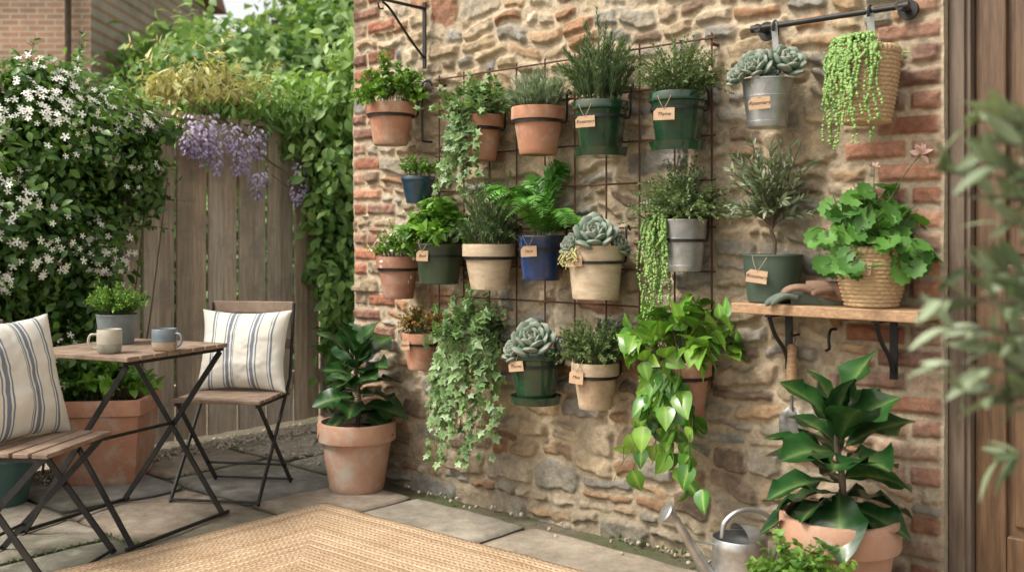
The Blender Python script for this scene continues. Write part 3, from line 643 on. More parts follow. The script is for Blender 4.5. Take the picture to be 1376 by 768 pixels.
mb=herb(t,r,.21,.21,180,40,T_s,.017,None,.9,.2,.2,droop=.06)
P=trail_paths(t,r,46,.08,.38,K=18,dirs=dirv(1.2),spread=.8,wob=.02); P=P-U*.02+(rng.uniform(-.05,.06,(46,1,1))*np.clip(np.linspace(0,3,18),0,1)[None,:,None])*U; tubes(mb,P,.0009,.0007,3,1); leaves_on(mb,P,48,.1,T_sph,.0056,1.3,2,0,taper=.2)
fol(mb,g,'thyme',extra=['pearl'])
# shelf
SH=.945; g=group('wall_shelf',SW(WS(1110,.1),SH,.1)); a,b=WS(985,.2),WS(1236,.2)
mb=MB(); wbox(mb,a,b,SH-.035,SH,.02,.215); mb.make('shelf_board',M['shelf'],g,False,bevel=.004)
mb=MB()
for px in(1050,1192):
    s=WS(px,.1); bar(mb,SW(s,SH-.037,.045),SW(s,SH-.23,.045),.025,.006,up=N); bar(mb,SW(s,SH-.041,.045),SW(s,SH-.041,.195),.025,.006)
    tubes(mb,smoothpath([SW(s,SH-.21,.05),SW(s,SH-.16,.08),SW(s,SH-.10,.15),SW(s,SH-.045,.185)],5),.007,S=8)
mb.make('brackets',M['iron'],g,sharp=40)
g,c,r,h,Z,t=wpot('potted_olive_tree',1038,340,408,82,'plain','mgreen',ring=False,off=.115,zb=SH+.002)
def olive(t,h,w,trunk,n=46,m=20,size=.035):
    mb=MB(); tp=t+UP*trunk; tr=smoothpath([t-UP*.02,t+A([.008,0,trunk*.4]),t+A([-.004,.004,trunk*.75]),tp],5); tubes(mb,tr,.007*h/.4,.005*h/.4,8,1)
    th=rng.random(n)*2*np.pi; u=rng.random(n); rad=np.sqrt(u)
    e=tp+np.stack([w*rad*np.cos(th),w*rad*np.sin(th),(h-trunk)*(rng.uniform(.0,1,n)*np.sqrt(1-.6*u))],-1)
    b=tp-UP*(trunk*.25*rng.random(n))[:,None]; k=b+(e-b)*.4+UP*.04; P=bez(b,k,e); tubes(mb,P,.0028*h/.4,.001,4,1)
    leaves_on(mb,P,m,.25,T_lan,size,.75,0,.15,taper=.25,nj=.9,tv=.5); return mb
fol(olive(t,.44,.18,.13,62,20,.042),g,'olive','bark'); tag(g,c,r,c[2]+h*.55,1018,1038,Z,'Rosemary',.07,.042)
g,c,r,h,Z,t=wpot('potted_geranium',1171,334,412,92,'wicker','galv',ring=False,off=.12,zb=SH+.002)
mb=MB(); n=230; d=runit(n)+UP*.5; d=nz(d); e=t+d*A([.20,.165,.235])*(rng.random(n)**.4)[:,None]; e[:,2]=np.maximum(e[:,2],t[2]-.03)
b=t+rng.normal(size=(n,3))*A([.03,.03,0]); P=bez(b,(b+e)/2+UP*.03,e); tubes(mb,P,.002,.0014,4,1)
o=nz(d*A([1,1,.6])+rng.normal(size=(n,3))*.25); zu=nz(d*.7+UP*.5+A([-.15,-.6,0])+rng.normal(size=(n,3))*.3); mb.inst(T_ger,e-o*.02,nz(runit(n)+o*.3-UP*.5),zu,rng.uniform(.045,.078,n),0)
fb_=PT(1238,207,c[1]); P=bez((t+UP*.05)[None],((t+fb_)/2+UP*.08)[None],fb_[None]); tubes(mb,P,.002,.0015,4,1)
mb.inst(T_o,fb_+runit(18)*.006,nz(runit(18)+UP*.8),runit(18),.034,2)
fb2=PT(1175,226,c[1]); P=bez((t+UP*.05)[None],((t+fb2)/2)[None],fb2[None]); tubes(mb,P,.002,.0015,4,1); mb.inst(T_o,fb2+runit(12)*.006,nz(runit(12)+UP*.8),runit(12),.018,2)
fol(mb,g,'ger',extra=['pink']); tag(g,c,r,c[2]+h*.7,1155,1171,Z,'Rosemary',.075,.042)
# gloves
def glove(name,c,ax,m_,m2,flip=1,q=1.3,droop=0.):
    mb=MB(); ax=nz(A(ax,dtype=float)); sd=np.cross(UP,ax)*flip; c=A(c,dtype=float)
    def L2(x,y,z): return c+ax*x*q+sd*y*q+UP*(z*q-droop*max(0,x-.03))
    tubes(mb,smoothpath([L2(-.075,0,.018),L2(-.04,0,.02),L2(0,0,.022),L2(.04,.002,.02)],4),.03*q,S=14,flat=.5)
    fs=[(-.027,.06,.014),(-.010,.072,.022),(.009,.068,.02),(.026,.052,.015)]
    for y,l,zz in fs: 
        P=smoothpath([L2(.02,y,.02),L2(.045,y*1.25,.024+zz*.3),L2(.045+l*.5,y*1.6,.02+zz*.4),L2(.04+l,y*1.7,.012)],4); K=len(P); rad=np.full(K,.0092*q); rad[-1]=.004; rad[-2]=.0075*q; tubes(mb,P,.01,S=10,rad=rad)
    P=smoothpath([L2(-.035,-.02,.02),L2(-.01,-.048,.02),L2(.015,-.066,.014)],5); rad=np.full(len(P),.011*q); rad[-1]=.004; tubes(mb,P,.01,S=10,rad=rad)
    tubes(mb,[L2(-.11,0,.016),L2(-.06,0,.018)],.034*q,.029*q,S=16,flat=.5)
    ob=mb.make(name,[m_]); rm=ob.modifiers.new('r','REMESH'); rm.mode='VOXEL'; rm.voxel_size=.0025; rm.use_smooth_shade=True
    sm=ob.modifiers.new('s','SMOOTH'); sm.iterations=3
    mb=MB(); tubes(mb,[L2(-.115,0,.016),L2(-.095,0,.016)],.037*q,.036*q,S=20,flat=.52); cf=mb.make('cuff',m2); cf.parent=ob
    return ob
gl1=mat('glove_leather_brown',(.15,.085,.055),(.25,.155,.105),.8,bs=120,bst=.6); gl2=mat('glove_fabric_green',(.075,.10,.08),(.13,.16,.13),.9,bs=200,bst=.6)
cg=WP(1082,402,.165); cg[2]=SH+.002; glove('garden_glove',cg,-U*.9+N*.45,gl2,gl1,1,1.15,.25)
cg=WP(1103,402,.15); cg[2]=SH+.024; glove('garden_glove',cg,-U*.95+N*.25,gl1,gl2,-1,1.1)
# trowel
s=WS(1066,.05); g=group('hand_trowel',SW(s,.7,.06)); mb=MB(); zt=WP(1066,462,.05)[2]; zh=WP(1066,530,.05)[2]; zn=WP(1066,550,.05)[2]; zb_=WP(1062,603,.05)[2]
L_=zt-zh; lathe(mb,[(0,0),(.009,.001),(.015,L_*.15),(.018,L_*.45),(.014,L_*.75),(.017,L_*.93),(.009,L_),(0,L_)],SW(s,zh,.06),16,0)
tubes(mb,[SW(s,zh+.01,.06),SW(s,zn,.06)],.005,S=8,mat=1)
ws=[.014,.038,.042,.04,.032,.004]; nn=len(ws)
v=[SW(s+cc_*w,zn+.01+(zb_-zn-.01)*i/(nn-1),.055+.018*abs(cc_)**2*(w/.04)) for i,w in enumerate(ws) for cc_ in(-1,-.5,0,.5,1)]
mb.add(v,gridf(nn,5),1)
ob=mb.make('trowel',[M['shelf'],mat('worn_steel',(.13,.13,.125),(.24,.24,.23),.5,metal=.7,sc=30)],g,sharp=50); sl=ob.modifiers.new('s','SOLIDIFY'); sl.thickness=.0015
mb=MB(); tubes(mb,smoothpath([SW(s,zt+.03,.0),SW(s,zt+.03,.06),SW(s,zt+.045,.07)],4),.004,S=6); tubes(mb,smoothpath([SW(s,zt-.01,.06),SW(s-.012,zt+.02,.06),SW(s,zt+.035,.06),SW(s+.012,zt+.02,.06),SW(s,zt-.01,.06)],4),.0012,S=5); mb.make('nail_and_loop',M['iron'],g)
mb=MB(); s=WS(1118,.03); hz=WP(1118,455,.03)[2]; tubes(mb,smoothpath([SW(s,hz+.03,0),SW(s,hz+.03,.04),SW(s,hz,.055),SW(s,hz-.03,.05),SW(s,hz-.035,.075)],4),.005,S=8); mb.make('wall_hook',M['iron'])
# Row 3
g,c,r,h,Z,t=wpot('potted_sedum',566,447,498,52,'terra','terra')
fol(herb(t,r,.13,.14,95,22,T_o,.02,None,.9,.35,.2,tb=.5,droop=.03),g,'red'); tag(g,c,r,c[2]+h*.7,545,566,Z,'Sedum',.045,.042)
g,c,r,h,Z,t=wpot('potted_ivy',632,462,515,72,'bowl','terra')
ivy(g,t,r,46,.12,.58,.2,.22,m=17,size=.054,spread=1.7,side=.28,nt=60)
g,c,r,h,Z,t=wpot('potted_echeveria',720,472,540,72,'glaze','green',True)
mb=MB()
for dx,dy,dz,R_,ax in ((-.01,-.03,.035,.112,(-.1,-.7,.7)),(-.07,-.02,.01,.07,(-.8,-.5,.6)),(.085,.01,.01,.065,(.8,-.3,.6)),(-.02,.05,.03,.05,(-.2,.3,1))): rosette(mb,t+A([dx,dy,dz]),R_,26,ax)
fol(mb,g,'succ'); tag(g,c,r,c[2]+h*.72,694,720,Z,'Thyme',.065,.04)
g,c,r,h,Z,t=wpot('potted_thyme',800,488,552,66,'terra','beige')
fol(herb(t,r,.16,.19,160,42,T_s,.017,None,.9,.2,.2,droop=.04),g,'thyme'); tag(g,c,r,c[2]+h*.72,775,800,Z,'Mint',.06,.05)
g,c,r,h,Z,t=wpot('potted_pothos',920,486,562,74,'terra','terra')
mb=herb(t,r,.215,.22,54,3,T_pot,.115,None,1.1,.7,.1,sr=.002,nj=.55,tb=.42,droop=.06)
P=trail_paths(t,r,28,.06,.45,dirs=dirv(1.0),spread=1.2,wob=.04,sidepush=.45); tubes(mb,P,.0025,.0015,4,1)
leaves_on(mb,P,6,.3,T_pot,.10,1.1,0,-.8,nrm=N+UP*.5+A([.2,-.3,0]),nj=.5,taper=.3,tb=.4,tv=.7); fol(mb,g,'pothos')
# ---------------- fiddle-leaf figs
def fig(t,h,n,size):
    mb=MB(); tubes(mb,smoothpath([t-UP*.04,t+A([.01,0,h*.3]),t+A([-.008,0,h*.6]),t+UP*h*.8],5),.012,.007,8,1)
    i=np.arange(n); a=i*2.4+rng.normal(size=n)*.25+.6; f=i/(n-1); el=np.radians(-6+80*f**1.5)+rng.normal(size=n)*.13
    d=np.stack([np.cos(a)*np.cos(el),np.sin(a)*np.cos(el),np.sin(el)],-1); p=t+UP*(h*(.10+.64*f))[:,None]
    s=size*(1.0-.12*np.abs(f-.5))*rng.uniform(.8,1.12,n); pe=p+d*.025
    for q in range(n): tubes(mb,[p[q],pe[q]],.003,.003,4,1)
    mb.inst(T_fig,pe,d,nz(UP+rng.normal(size=(n,3))*.2-d*.2),s,0,.2+.4*f+rng.normal(size=n)*.14); return mb
c=PT(479.5,320,4.62); c[2]=0; g=group('potted_fiddle_leaf_fig',c); pot(g,c,.181,.315,'terra','terra2',seg=64)
fol(fig(c+UP*.28,.46,28,.2),g,'fig','bark')
c=PT(1128,320,3.0); c[2]=0; g=group('potted_fiddle_leaf_fig',c); pot(g,c,.176,.33,'terra','terra2',seg=64)
fol(fig(c+UP*.29,.42,27,.21),g,'fig','bark')
c=PT(1076,320,2.72); c[2]=0; g=group('potted_mint',c); pot(g,c,.1,.17,'terra','terra')
fol(herb(c+UP*.13,.1,.18,.2,90,14,T_basil,.036,None,1.1,.3,.2,sr=.0016,droop=.04),g,'parsley')
# ---------------- watering can
c=PT(994,320,3.22); c[2]=0; g=group('watering_can',c); mb=MB(); r=.09; H=.195
lathe(mb,[(0,0),(r,0),(r*1.02,.006),(r*1.02,.014),(r,.018),(r*.985,.06),(r*1.0,.065),(r*.985,.07),(r*.97,H-.03),(r*.99,H-.024),(r*.97,H-.018),(r*.97,H),(r*.955,H+.002),(r*.94,H)],c,48)
hd=nz(A([1,.15,0])); th=np.linspace(-np.pi/2,np.pi/2,20); ph=np.linspace(0,np.pi/2,8); sdv=np.cross(UP,hd)
v=[c+UP*H+hd*(r*.96*math.cos(a)*math.cos(b))+sdv*(r*.96*math.sin(a)*math.cos(b))+UP*(.04*math.sin(b)) for b in ph for a in th]
mb.add(v,gridf(8,20))
sp=smoothpath([c-hd*r*.9+UP*.05,c-hd*.13+UP*.12,c-hd*.175+UP*.195,c-hd*.215+UP*.262],6); tubes(mb,sp,.021,.012,S=14)
e=sp[-1]; lathe(mb,[(.012,-.01),(.013,.0),(.032,.035),(.034,.04),(.03,.045),(0,.048)],e,24,axis=nz(-hd*.8+UP*.55))
tubes(mb,[c-hd*r*.97+UP*(H-.02),sp[12]],.004,S=8)
tubes(mb,smoothpath([c-hd*.06+UP*(H+.0),c-hd*.05+UP*(H+.05),c-hd*.0+UP*(H+.085),c+hd*.07+UP*(H+.08),c+hd*.125+UP*(H+.03),c+hd*.13+UP*(H-.06),c+hd*r*.97+UP*.06],6),.008,S=10)
mb.make('can_body',M['galv'],g,sharp=35)
# ---------------- rug
c0=PT(437,320,4.31); c0[2]=.004; ru=nz(A([.765,-.645,0])); rv=A([ru[1],-ru[0],0]); rv=rv if rv[1]<0 else -rv
LX,LY=2.7,2.0; cc=c0+ru*LX/2+rv*LY/2
m,nt,o=newmat('jute_weave'); tc=nd(nt,'ShaderNodeTexCoord'); sp_=nd(nt,'ShaderNodeSeparateXYZ'); nt.links.new(tc.outputs['Object'],sp_.inputs[0])
x,y=sp_.outputs[0],sp_.outputs[1]; dx=mth(nt,'SUBTRACT',LX/2,mth(nt,'ABSOLUTE',x)); dy=mth(nt,'SUBTRACT',LY/2,mth(nt,'ABSOLUTE',y))
dm=mth(nt,'MINIMUM',dx,dy); isx=mth(nt,'LESS_THAN',dx,dy); al=mth(nt,'ADD',mth(nt,'MULTIPLY',isx,y),mth(nt,'MULTIPLY',mth(nt,'SUBTRACT',1.,isx),x))
bw_=.022; wb2=mth(nt,'MULTIPLY',mth(nt,'SUBTRACT',noise(nt,9,3,.6),.5),.5); bn=mth(nt,'ADD',mth(nt,'DIVIDE',dm,bw_),wb2); fr=mth(nt,'FRACT',bn); fl_=mth(nt,'FLOOR',bn)
tri=mth(nt,'ABSOLUTE',mth(nt,'SUBTRACT',fr,.5)); rib=mth(nt,'SUBTRACT',1.,mth(nt,'POWER',mth(nt,'MULTIPLY',tri,2.),3.))
sg=mth(nt,'SUBTRACT',mth(nt,'MULTIPLY',mth(nt,'MODULO',fl_,2.),2.),1.)
wbn=mth(nt,'MULTIPLY',noise(nt,30,3,.6),7.)
tw=mth(nt,'SINE',mth(nt,'ADD',mth(nt,'ADD',mth(nt,'MULTIPLY',al,260.),wbn),mth(nt,'MULTIPLY',mth(nt,'MULTIPLY',tri,7.),sg)))
hgt=mth(nt,'MULTIPLY',rib,mth(nt,'ADD',.75,mth(nt,'MULTIPLY',tw,.3)))
n1=noise(nt,5,5,.7); col=ramp(nt,n1,[(.3,(.46,.325,.215)),(.7,(.60,.46,.33))])
wn=nd(nt,'ShaderNodeTexWhiteNoise',noise_dimensions='1D'); nt.links.new(fl_,wn.inputs['W']); col=mixc(nt,1.,col,ramp(nt,wn.outputs[0],[(0,(.82,.79,.75)),(1,(1.12,1.12,1.1))]),'MULTIPLY')
n2=noise(nt,140,3,.7); col=mixc(nt,1.,col,ramp(nt,n2,[(.3,(.62,.59,.55)),(.7,(1.26,1.26,1.24))]),'MULTIPLY')
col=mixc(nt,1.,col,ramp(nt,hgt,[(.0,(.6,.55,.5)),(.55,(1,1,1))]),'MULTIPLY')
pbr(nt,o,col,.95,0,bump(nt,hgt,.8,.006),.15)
mb=MB(); nx,ny=90,70; gx,gy=np.meshgrid(np.linspace(-1,1,nx),np.linspace(-1,1,ny),indexing='ij')
ex=.014*(fb(gy*LY/2,gx*0+3,.2,301,3)-.5)*(np.abs(gx)**6); ey=.014*(fb(gx*LX/2,gy*0+3,.2,305,3)-.5)*(np.abs(gy)**6)
z=.010+.008*fb(gx*1.3,gy*1.,.2,307,3)-.008*ss(.985,1,np.maximum(np.abs(gx),np.abs(gy)))
mb.add(np.stack([gx*LX/2+ex,gy*LY/2+ey,z],-1).reshape(-1,3),gridf(nx,ny))
ob=mb.make('jute_rug',m); ang=math.atan2(ru[1],ru[0]); ob.location=cc; ob.rotation_euler=(0,0,ang); sl=ob.modifiers.new('s','SOLIDIFY'); sl.thickness=.008
# ---------------- table
tcx=A([-1.56,4.04,0]); tu=nz(A([.92,-.4,0])); tv=A([-tu[1],tu[0],0]); a,b=.275,.285; TH=.72
g=group('bistro_table',tcx); mb=MB()
ns=8; w=2*b/ns
for i in range(ns):
    v=random.uniform(.85,1.2); box(mb,tcx+tv*(-b+w*(i+.5))+UP*(TH-.009),2*a,w-.008,.018,tu,0,A([v,v,v]))
mb.make('slats',M['slat'],g,False,bevel=.003); mb=MB()
for sd in(-1,1): bar(mb,tcx+tu*sd*(a-.03)-tv*b*.98+UP*(TH-.026),tcx+tu*sd*(a-.03)+tv*b*.98+UP*(TH-.026),.02,.014)
for sd in(-1,1):
    o1=tcx+tv*sd*(b-.03)
    for k in(-1,1): bar(mb,o1+tu*k*a*.92+tv*sd*(.004*k)+UP*(TH-.035),o1-tu*k*(a*1.0)+tv*sd*(.004*k)+UP*.008,.008,.022,up=tu)
for k,zz in((-1,.012),(1,.012)): tubes(mb,[tcx+tu*k*a+tv*(b+.0)+UP*zz,tcx+tu*k*a-tv*(b+.0)+UP*zz],.008,S=8)
tubes(mb,[tcx+tv*b*.9+UP*.37,tcx-tv*b*.9+UP*.37],.007,S=8)
mb.make('metal_frame',M['iron'],g,sharp=40)
# ---------------- chairs
def chair(c,face,name='folding_chair'):
    c=A(c,dtype=float); fy=nz(A([*face,0.])); fx=A([fy[1],-fy[0],0]); g=group(name,c)
    def q(x,y,z): return c+fx*x+fy*y+UP*z
    mb=MB(); sw=.2
    for i in range(6):
        y=-.17+i*.068; v=random.uniform(.85,1.2); bar(mb,q(-sw-.005,y,.442),q(sw+.005,y,.442),.056,.016,col=A([v,v,v]))
    for z in(.83,.66): bar(mb,q(-sw+.0,-.215-(z-.66)*.12,z),q(sw,-.215-(z-.66)*.12,z),.014,.055 if z>.7 else .05,col=A([1.1,1.1,1.1]))
    mb.make('slats',M['slat'],g,False,bevel=.003); mb=MB()
    for sd in(-1,1):
        x=sd*(sw-.012); bar(mb,q(x+sd*.014,.21,.0),q(x+sd*.014,-.18,.5),.008,.022); bar(mb,q(x+sd*.014,-.18,.5),q(x+sd*.014,-.232,.85),.008,.022)
        bar(mb,q(x,-.23,.0),q(x,.17,.43),.008,.022); bar(mb,q(x-.0,-.2,.426),q(x,.19,.426),.01,.016)
    for y,z in((.205,.012),(-.225,.012),(-.14,.10)): tubes(mb,[q(-sw,y,z),q(sw,y,z)],.006,S=8)
    mb.make('metal_frame',M['iron'],g,sharp=40); return q
m,nt,o=newmat('striped_linen'); at=nd(nt,'ShaderNodeAttribute',attribute_name='Col'); s_=nd(nt,'ShaderNodeSeparateColor'); nt.links.new(at.outputs[0],s_.inputs[0])
cr=(.76,.73,.66); bl=(.2,.235,.29); st=[(0,cr)]
for a_,b_ in((.15,.175),(.19,.2),(.33,.345),(.36,.40),(.42,.435),(.445,.45),(.62,.635),(.65,.69),(.71,.725),(.84,.85),(.865,.885)): st+=[(a_,bl),(b_,cr)]
wv=noise(nt,260,2,.5); pbr(nt,o,mixc(nt,.12,ramp(nt,s_.outputs[0],st,'CONSTANT'),wv,'MULTIPLY'),.95,0,bump(nt,wv,.3,.001),.1); M['linen']=m
def pillow(name,c,X,Y,w,h,t):
    X=nz(A(X,dtype=float)); Y=nz(A(Y,dtype=float)-X*(A(Y,dtype=float)@X)); Zn=np.cross(X,Y); n=70
    g=np.linspace(-1,1,n); x,y=np.meshgrid(g,g,indexing='ij'); mb=MB(); sd=random.randint(1,99)
    px=x*(1-.10*(1-y**2)); py=y*(1-.10*(1-x**2)); ed=.03*(fb(x,y,.4,700+sd,3)-.5); px=px+ed; py=py-ed
    zz=(np.maximum(0,1-np.abs(x)**2.4)*np.maximum(0,1-np.abs(y)**2.4))**.55
    wr=.17*(fb(x,y,.4,400+sd,3)-.5)*2
    for s in(1,-1):
        Z=t/2*(zz*(1+wr)); V=A(c)+X*(px*w/2)[...,None]+Y*(py*h/2)[...,None]+Zn*(s*Z)[...,None]
        f=gridf(n,n); f=f if s>0 else f[:,::-1]; C=np.zeros((n*n,3)); C[:,0]=((x+1)/2).ravel(); mb.add(V.reshape(-1,3),f,0,C)
    return mb.make(name,M['linen'])
q=chair((-1.275,4.56,0),(-.14,-1)); fyv=nz(A([-.14,-1,0])); fxv=A([fyv[1],-fyv[0],0])
pillow('striped_cushion',q(0,-.115,.635),-fxv if fxv[0]<0 else fxv,UP-fyv*.22,.44,.385,.15)
q=chair((-1.70,3.50,0),(1,-.12)); fyv=nz(A([1,-.12,0])); fxv=A([fyv[1],-fyv[0],0])
pillow('striped_cushion',q(.0,-.075,.66),nz(fxv+fyv*-.25),UP-fyv*.28,.46,.45,.16)
# ---------------- table things
def onT(px,Z): p=PT(px,320,Z); p[2]=TH; return p
c=onT(157,4.16); g=group('potted_thyme',c); pot(g,c,.083,.125,'plain','gblue'); fol(herb(c+UP*.11,.08,.13,.13,130,26,T_o,.018,None,.9,.2,.2,tb=.6),g,'parsley')
def mug(c,r,h,m1,m2,hd):
    g=group('ceramic_mug',c); mb=MB()
    lathe(mb,[(0,.0),(r*.75,.0),(r*.93,.008),(r*.99,h*.3),(r,h*.42)],c,36,1); lathe(mb,[(r,h*.42),(r*1.0,h*.7),(r*.98,h),(r*.95,h+.002),(r*.91,h-.002),(r*.9,h*.3),(0,h*.1)],c,36,0)
    hd=nz(A(hd,dtype=float)); tubes(mb,smoothpath([c+hd*r*.95+UP*h*.8,c+hd*(r+.022)+UP*h*.78,c+hd*(r+.03)+UP*h*.5,c+hd*(r+.018)+UP*h*.25,c+hd*r*.93+UP*h*.2],6),.005,S=8)
    mb.make('mug',[m1,m2],g,sharp=60)
mc=mat('cream_glaze',(.40,.36,.29),(.50,.46,.38),.4,sc=20,bs=30,bst=.1); mg=mat('sage_glaze',(.27,.26,.21),(.36,.35,.29),.5,sc=25,bs=60); mbl=mat('blue_grey_glaze',(.13,.16,.185),(.19,.225,.25),.35,sc=15); mtn=mat('raw_clay',(.36,.27,.19),(.44,.34,.25),.8,sc=25)
mug(onT(147,3.82),.046,.09,mc,mg,(-1,-.2,0)); mug(onT(221,3.9),.048,.085,mbl,mtn,(1,-.3,0))
# ---------------- planters at left
def sqpot(c,hw,h,ax,mt,par_):
    mb=MB(); ax=nz(A(ax,dtype=float)); ay=np.cross(UP,ax)
    pf=[(0,0),(.80,0),(.84,.04),(.95,.80),(1.0,.82),(1.0,.98),(.985,1),(.9,1),(.885,.98),(.87,.88)]
    n=8; per=[(1,-1),(1,1),(-1,1),(-1,-1)]; pts=[]
    for i in range(4):
        a_,b_=A(per[i]),A(per[(i+1)%4])
        for k in range(n): pts.append(a_+(b_-a_)*k/n)
    pts=A(pts,dtype=float); nrm_=(np.abs(pts[:,0])**14+np.abs(pts[:,1])**14)**(1/14); pts=pts/nrm_[:,None]
    V=[A(c)+pts[:,0:1]*hw*r_*ax+pts[:,1:2]*hw*r_*ay+UP*z*h for r_,z in pf]
    mb.add(A(V).reshape(-1,3),gridf(len(pf),len(pts),0,True)[:,::-1]); mb.add(A([A(c)+pts[i,0]*hw*.875*ax+pts[i,1]*hw*.875*ay+UP*h*.89 for i in range(len(pts))]),[list(range(len(pts)))],1)
    mb.make('planter',[M[mt],M['soil']],par_,sharp=30)
c=PT(142,320,4.86); c[2]=0; g=group('square_planter',c); sqpot(c,.225,.4,(1,.12,0),'terra',g)
mb=herb(c+UP*.36,.16,.23,.22,50,10,T_basil,.08,None,1.1,.3,.2,sr=.002); fol(mb,g,'basil')
c=PT(2,320,4.35); c[2]=0; g=group('teal_planter',c); pot(g,c,.15,.23,'bowl','teal'); fol(herb(c+UP*.2,.14,.2,.2,60,12,T_basil,.05,None,1.1,.3,.2),g,'basil')
# ---------------- jasmine
def fp(t,h,o): return FA+FD*t+FN*o+UP*h
c=fp(-.35,0,.18); g=group('star_jasmine',c); mb=MB()
bl_=[(-.62,1.60,.2,(.38,.2,.34),52),(-.2,1.58,.16,(.28,.16,.28),34),(-.75,1.2,.24,(.38,.24,.42),50),(-.3,1.1,.2,(.24,.18,.42),36),(-1.0,.7,.24,(.4,.24,.4),40),(-.45,.62,.2,(.26,.18,.3),24),(-.0,1.72,.1,(.24,.10,.09),9),(-1.25,1.2,.25,(.36,.25,.42),34),(-.5,1.92,.1,(.24,.14,.12),9),(.04,1.45,.06,(.12,.07,.2),6)]
FT=[]
for t_,h_,o_,R_,nc in bl_:
    p=fp(t_,h_,o_); mass(mb,p,R_,nc,58,.05,T_o,0,tb=.42,cr=.22)
    nf=int(nc*6.6); d=nz(runit(nf)+A([.35,-1.1,.25])); fpz=p+d*A(R_)*rng.uniform(.9,1.38,nf)[:,None]; FT.append((fpz,d))
fpz=np.concatenate([a for a,_ in FT]); d=np.concatenate([b for _,b in FT]); k=fb(fpz[:,0]*3,fpz[:,2]*3,.4,600,3)>.44; fpz=fpz[k]; d=d[k]; nf=len(d)
mb.inst(T_fl,fpz,np.cross(d,runit(nf)),d+runit(nf)*.5,rng.uniform(.026,.042,nf),2)
st_=[]
for i in range(26):
    a_=fp(-1.2+i*.045,0.,.12); b_=fp(-1.3+i*.055+random.uniform(-.2,.2),random.uniform(1.4,1.9),.1); st_.append(smoothpath([a_,a_*.6+b_*.4+A([.05*random.uniform(-1,1),0,.0]),b_],8))
tubes(mb,A(st_),.007,.003,5,1)
n=80; b_=np.stack([fp(random.uniform(-1.1,.05),random.uniform(1.2,1.95),.12) for _ in range(n)]); e_=b_+nz(runit(n)*.7+UP*.6+A([.5,0,0]))*rng.uniform(.14,.42,n)[:,None]; P=bez(b_,(b_+e_)/2+UP*.05,e_); tubes(mb,P,.0025,.0012,3,1); leaves_on(mb,P,14,.1,T_o,.045,1.,0,.1)
mb.make('foliage',[L['jas'],M['wstem'],L['petal']],g)
# ---------------- wisteria
g=group('wisteria',fp(.75,1.8,-.1)); mb=MB()
def PX(px,py,o):
    k=(px-688)/F; d_=(FA@FN+o); Z=d_/(k*FN[0]+FN[1]); return PT(px,py,Z)
for px,py,R_,nc,m_ in ((255,120,(.2,.14,.09),5,2),(310,118,(.22,.14,.09),7,2),(235,108,(.14,.12,.06),3,2),(345,145,(.2,.13,.12),11,0),(400,160,(.25,.15,.17),15,0),(280,138,(.16,.1,.05),4,0),(420,205,(.13,.12,.13),8,0),(375,180,(.12,.1,.1),7,0)):
    mass(mb,PX(px,py,-.02),R_,nc,38,.07,T_lan,m_,tb=.5,cr=.34,droop=1.0)
n=40; b_=np.stack([PX(random.uniform(220,350),random.uniform(100,140),.0) for _ in range(n)]); e_=b_+nz(runit(n)*.9+A([-.2,0,.35]))*rng.uniform(.14,.36,n)[:,None]; P=bez(b_,(b_+e_)/2+UP*.06,e_); tubes(mb,P,.002,.001,3,1); leaves_on(mb,P,12,.2,T_lan,.07,.9,2,-.3)
for px,py,ln in ((258,152,58),(270,162,62),(282,168,48),(291,172,62),(318,184,50),(328,180,54),(348,168,44),(406,218,44),(346,226,40),(252,166,42),(400,238,36),(312,162,40),(278,150,50)):
    top=PX(px,py,.12); L_=ln*top[1]/F; n=100; u=rng.random(n)**.8; rr=.045*(1-u)**.7+.006; a_=rng.random(n)*6.283
    p=top+np.stack([rr*np.cos(a_),rr*np.sin(a_),-u*L_],-1); mb.inst(T_o,p,np.stack([np.cos(a_),np.sin(a_),-.6+0*a_],-1),UP+runit(n)*.5,.027,3,.85-.6*u+rng.normal(size=n)*.2)
    tubes(mb,[top+UP*.06,top-UP*L_*.9],.002,S=4,mat=1)
tubes(mb,smoothpath([PX(440,330,-.1),PX(425,280,.05),PX(395,240,.08),PX(360,215,.06),PX(330,180,.04),PX(270,145,.03),PX(230,120,.03)],8),.008,.004,6,1)
tubes(mb,smoothpath([fp(1.42,0,-.05),PX(445,420,-.1),PX(440,330,-.1)],6),.014,.009,6,1)
tubes(mb,smoothpath([PX(425,280,.05),PX(405,262,.1),PX(385,250,.1),PX(365,235,.1)],8),.005,.003,6,1)
mb.make('foliage',[L['tree2'],M['wstem'],L['gold'],L['wist']],g)
# climber between fence and house
g=group('climbing_shrub',PT(450,560,6.2)); mb=MB()
for px,py,Z,R_,nc,tb_ in ((430,150,6.3,(.3,.25,.22),20,.5),(462,230,6.2,(.2,.25,.35),22,.3),(452,320,6.2,(.12,.2,.3),13,.2),(458,390,6.1,(.10,.2,.2),12,.25),(470,120,6.0,(.2,.2,.28),14,.55),(395,125,6.6,(.3,.2,.16),12,.6),(462,470,6.3,(.13,.2,.3),12,.15)):
    mass(mb,PT(px,py,Z),R_,nc,52,.072,T_o,0,tb=tb_,cr=.3,droop=.9)
tubes(mb,smoothpath([PT(452,575,6.2)*A([1,1,0]),PT(448,450,6.2),PT(455,330,6.2),PT(450,200,6.2)],6),.02,.01,8,1)
mb.make('foliage',[L['tree2'],M['bark']],g)
g=group('hedge',(-2.6,8.4,0)); mb=MB()
for x_ in np.arange(-5.5,1.5,.8): mass(mb,(x_,8.3+random.uniform(-.3,.5),.9+random.uniform(-.1,.2)),(.75,.6,1.0),30,56,.11,T_far,0,tb=.35,cr=.24)
mb.make('foliage',[L['tree']],g)
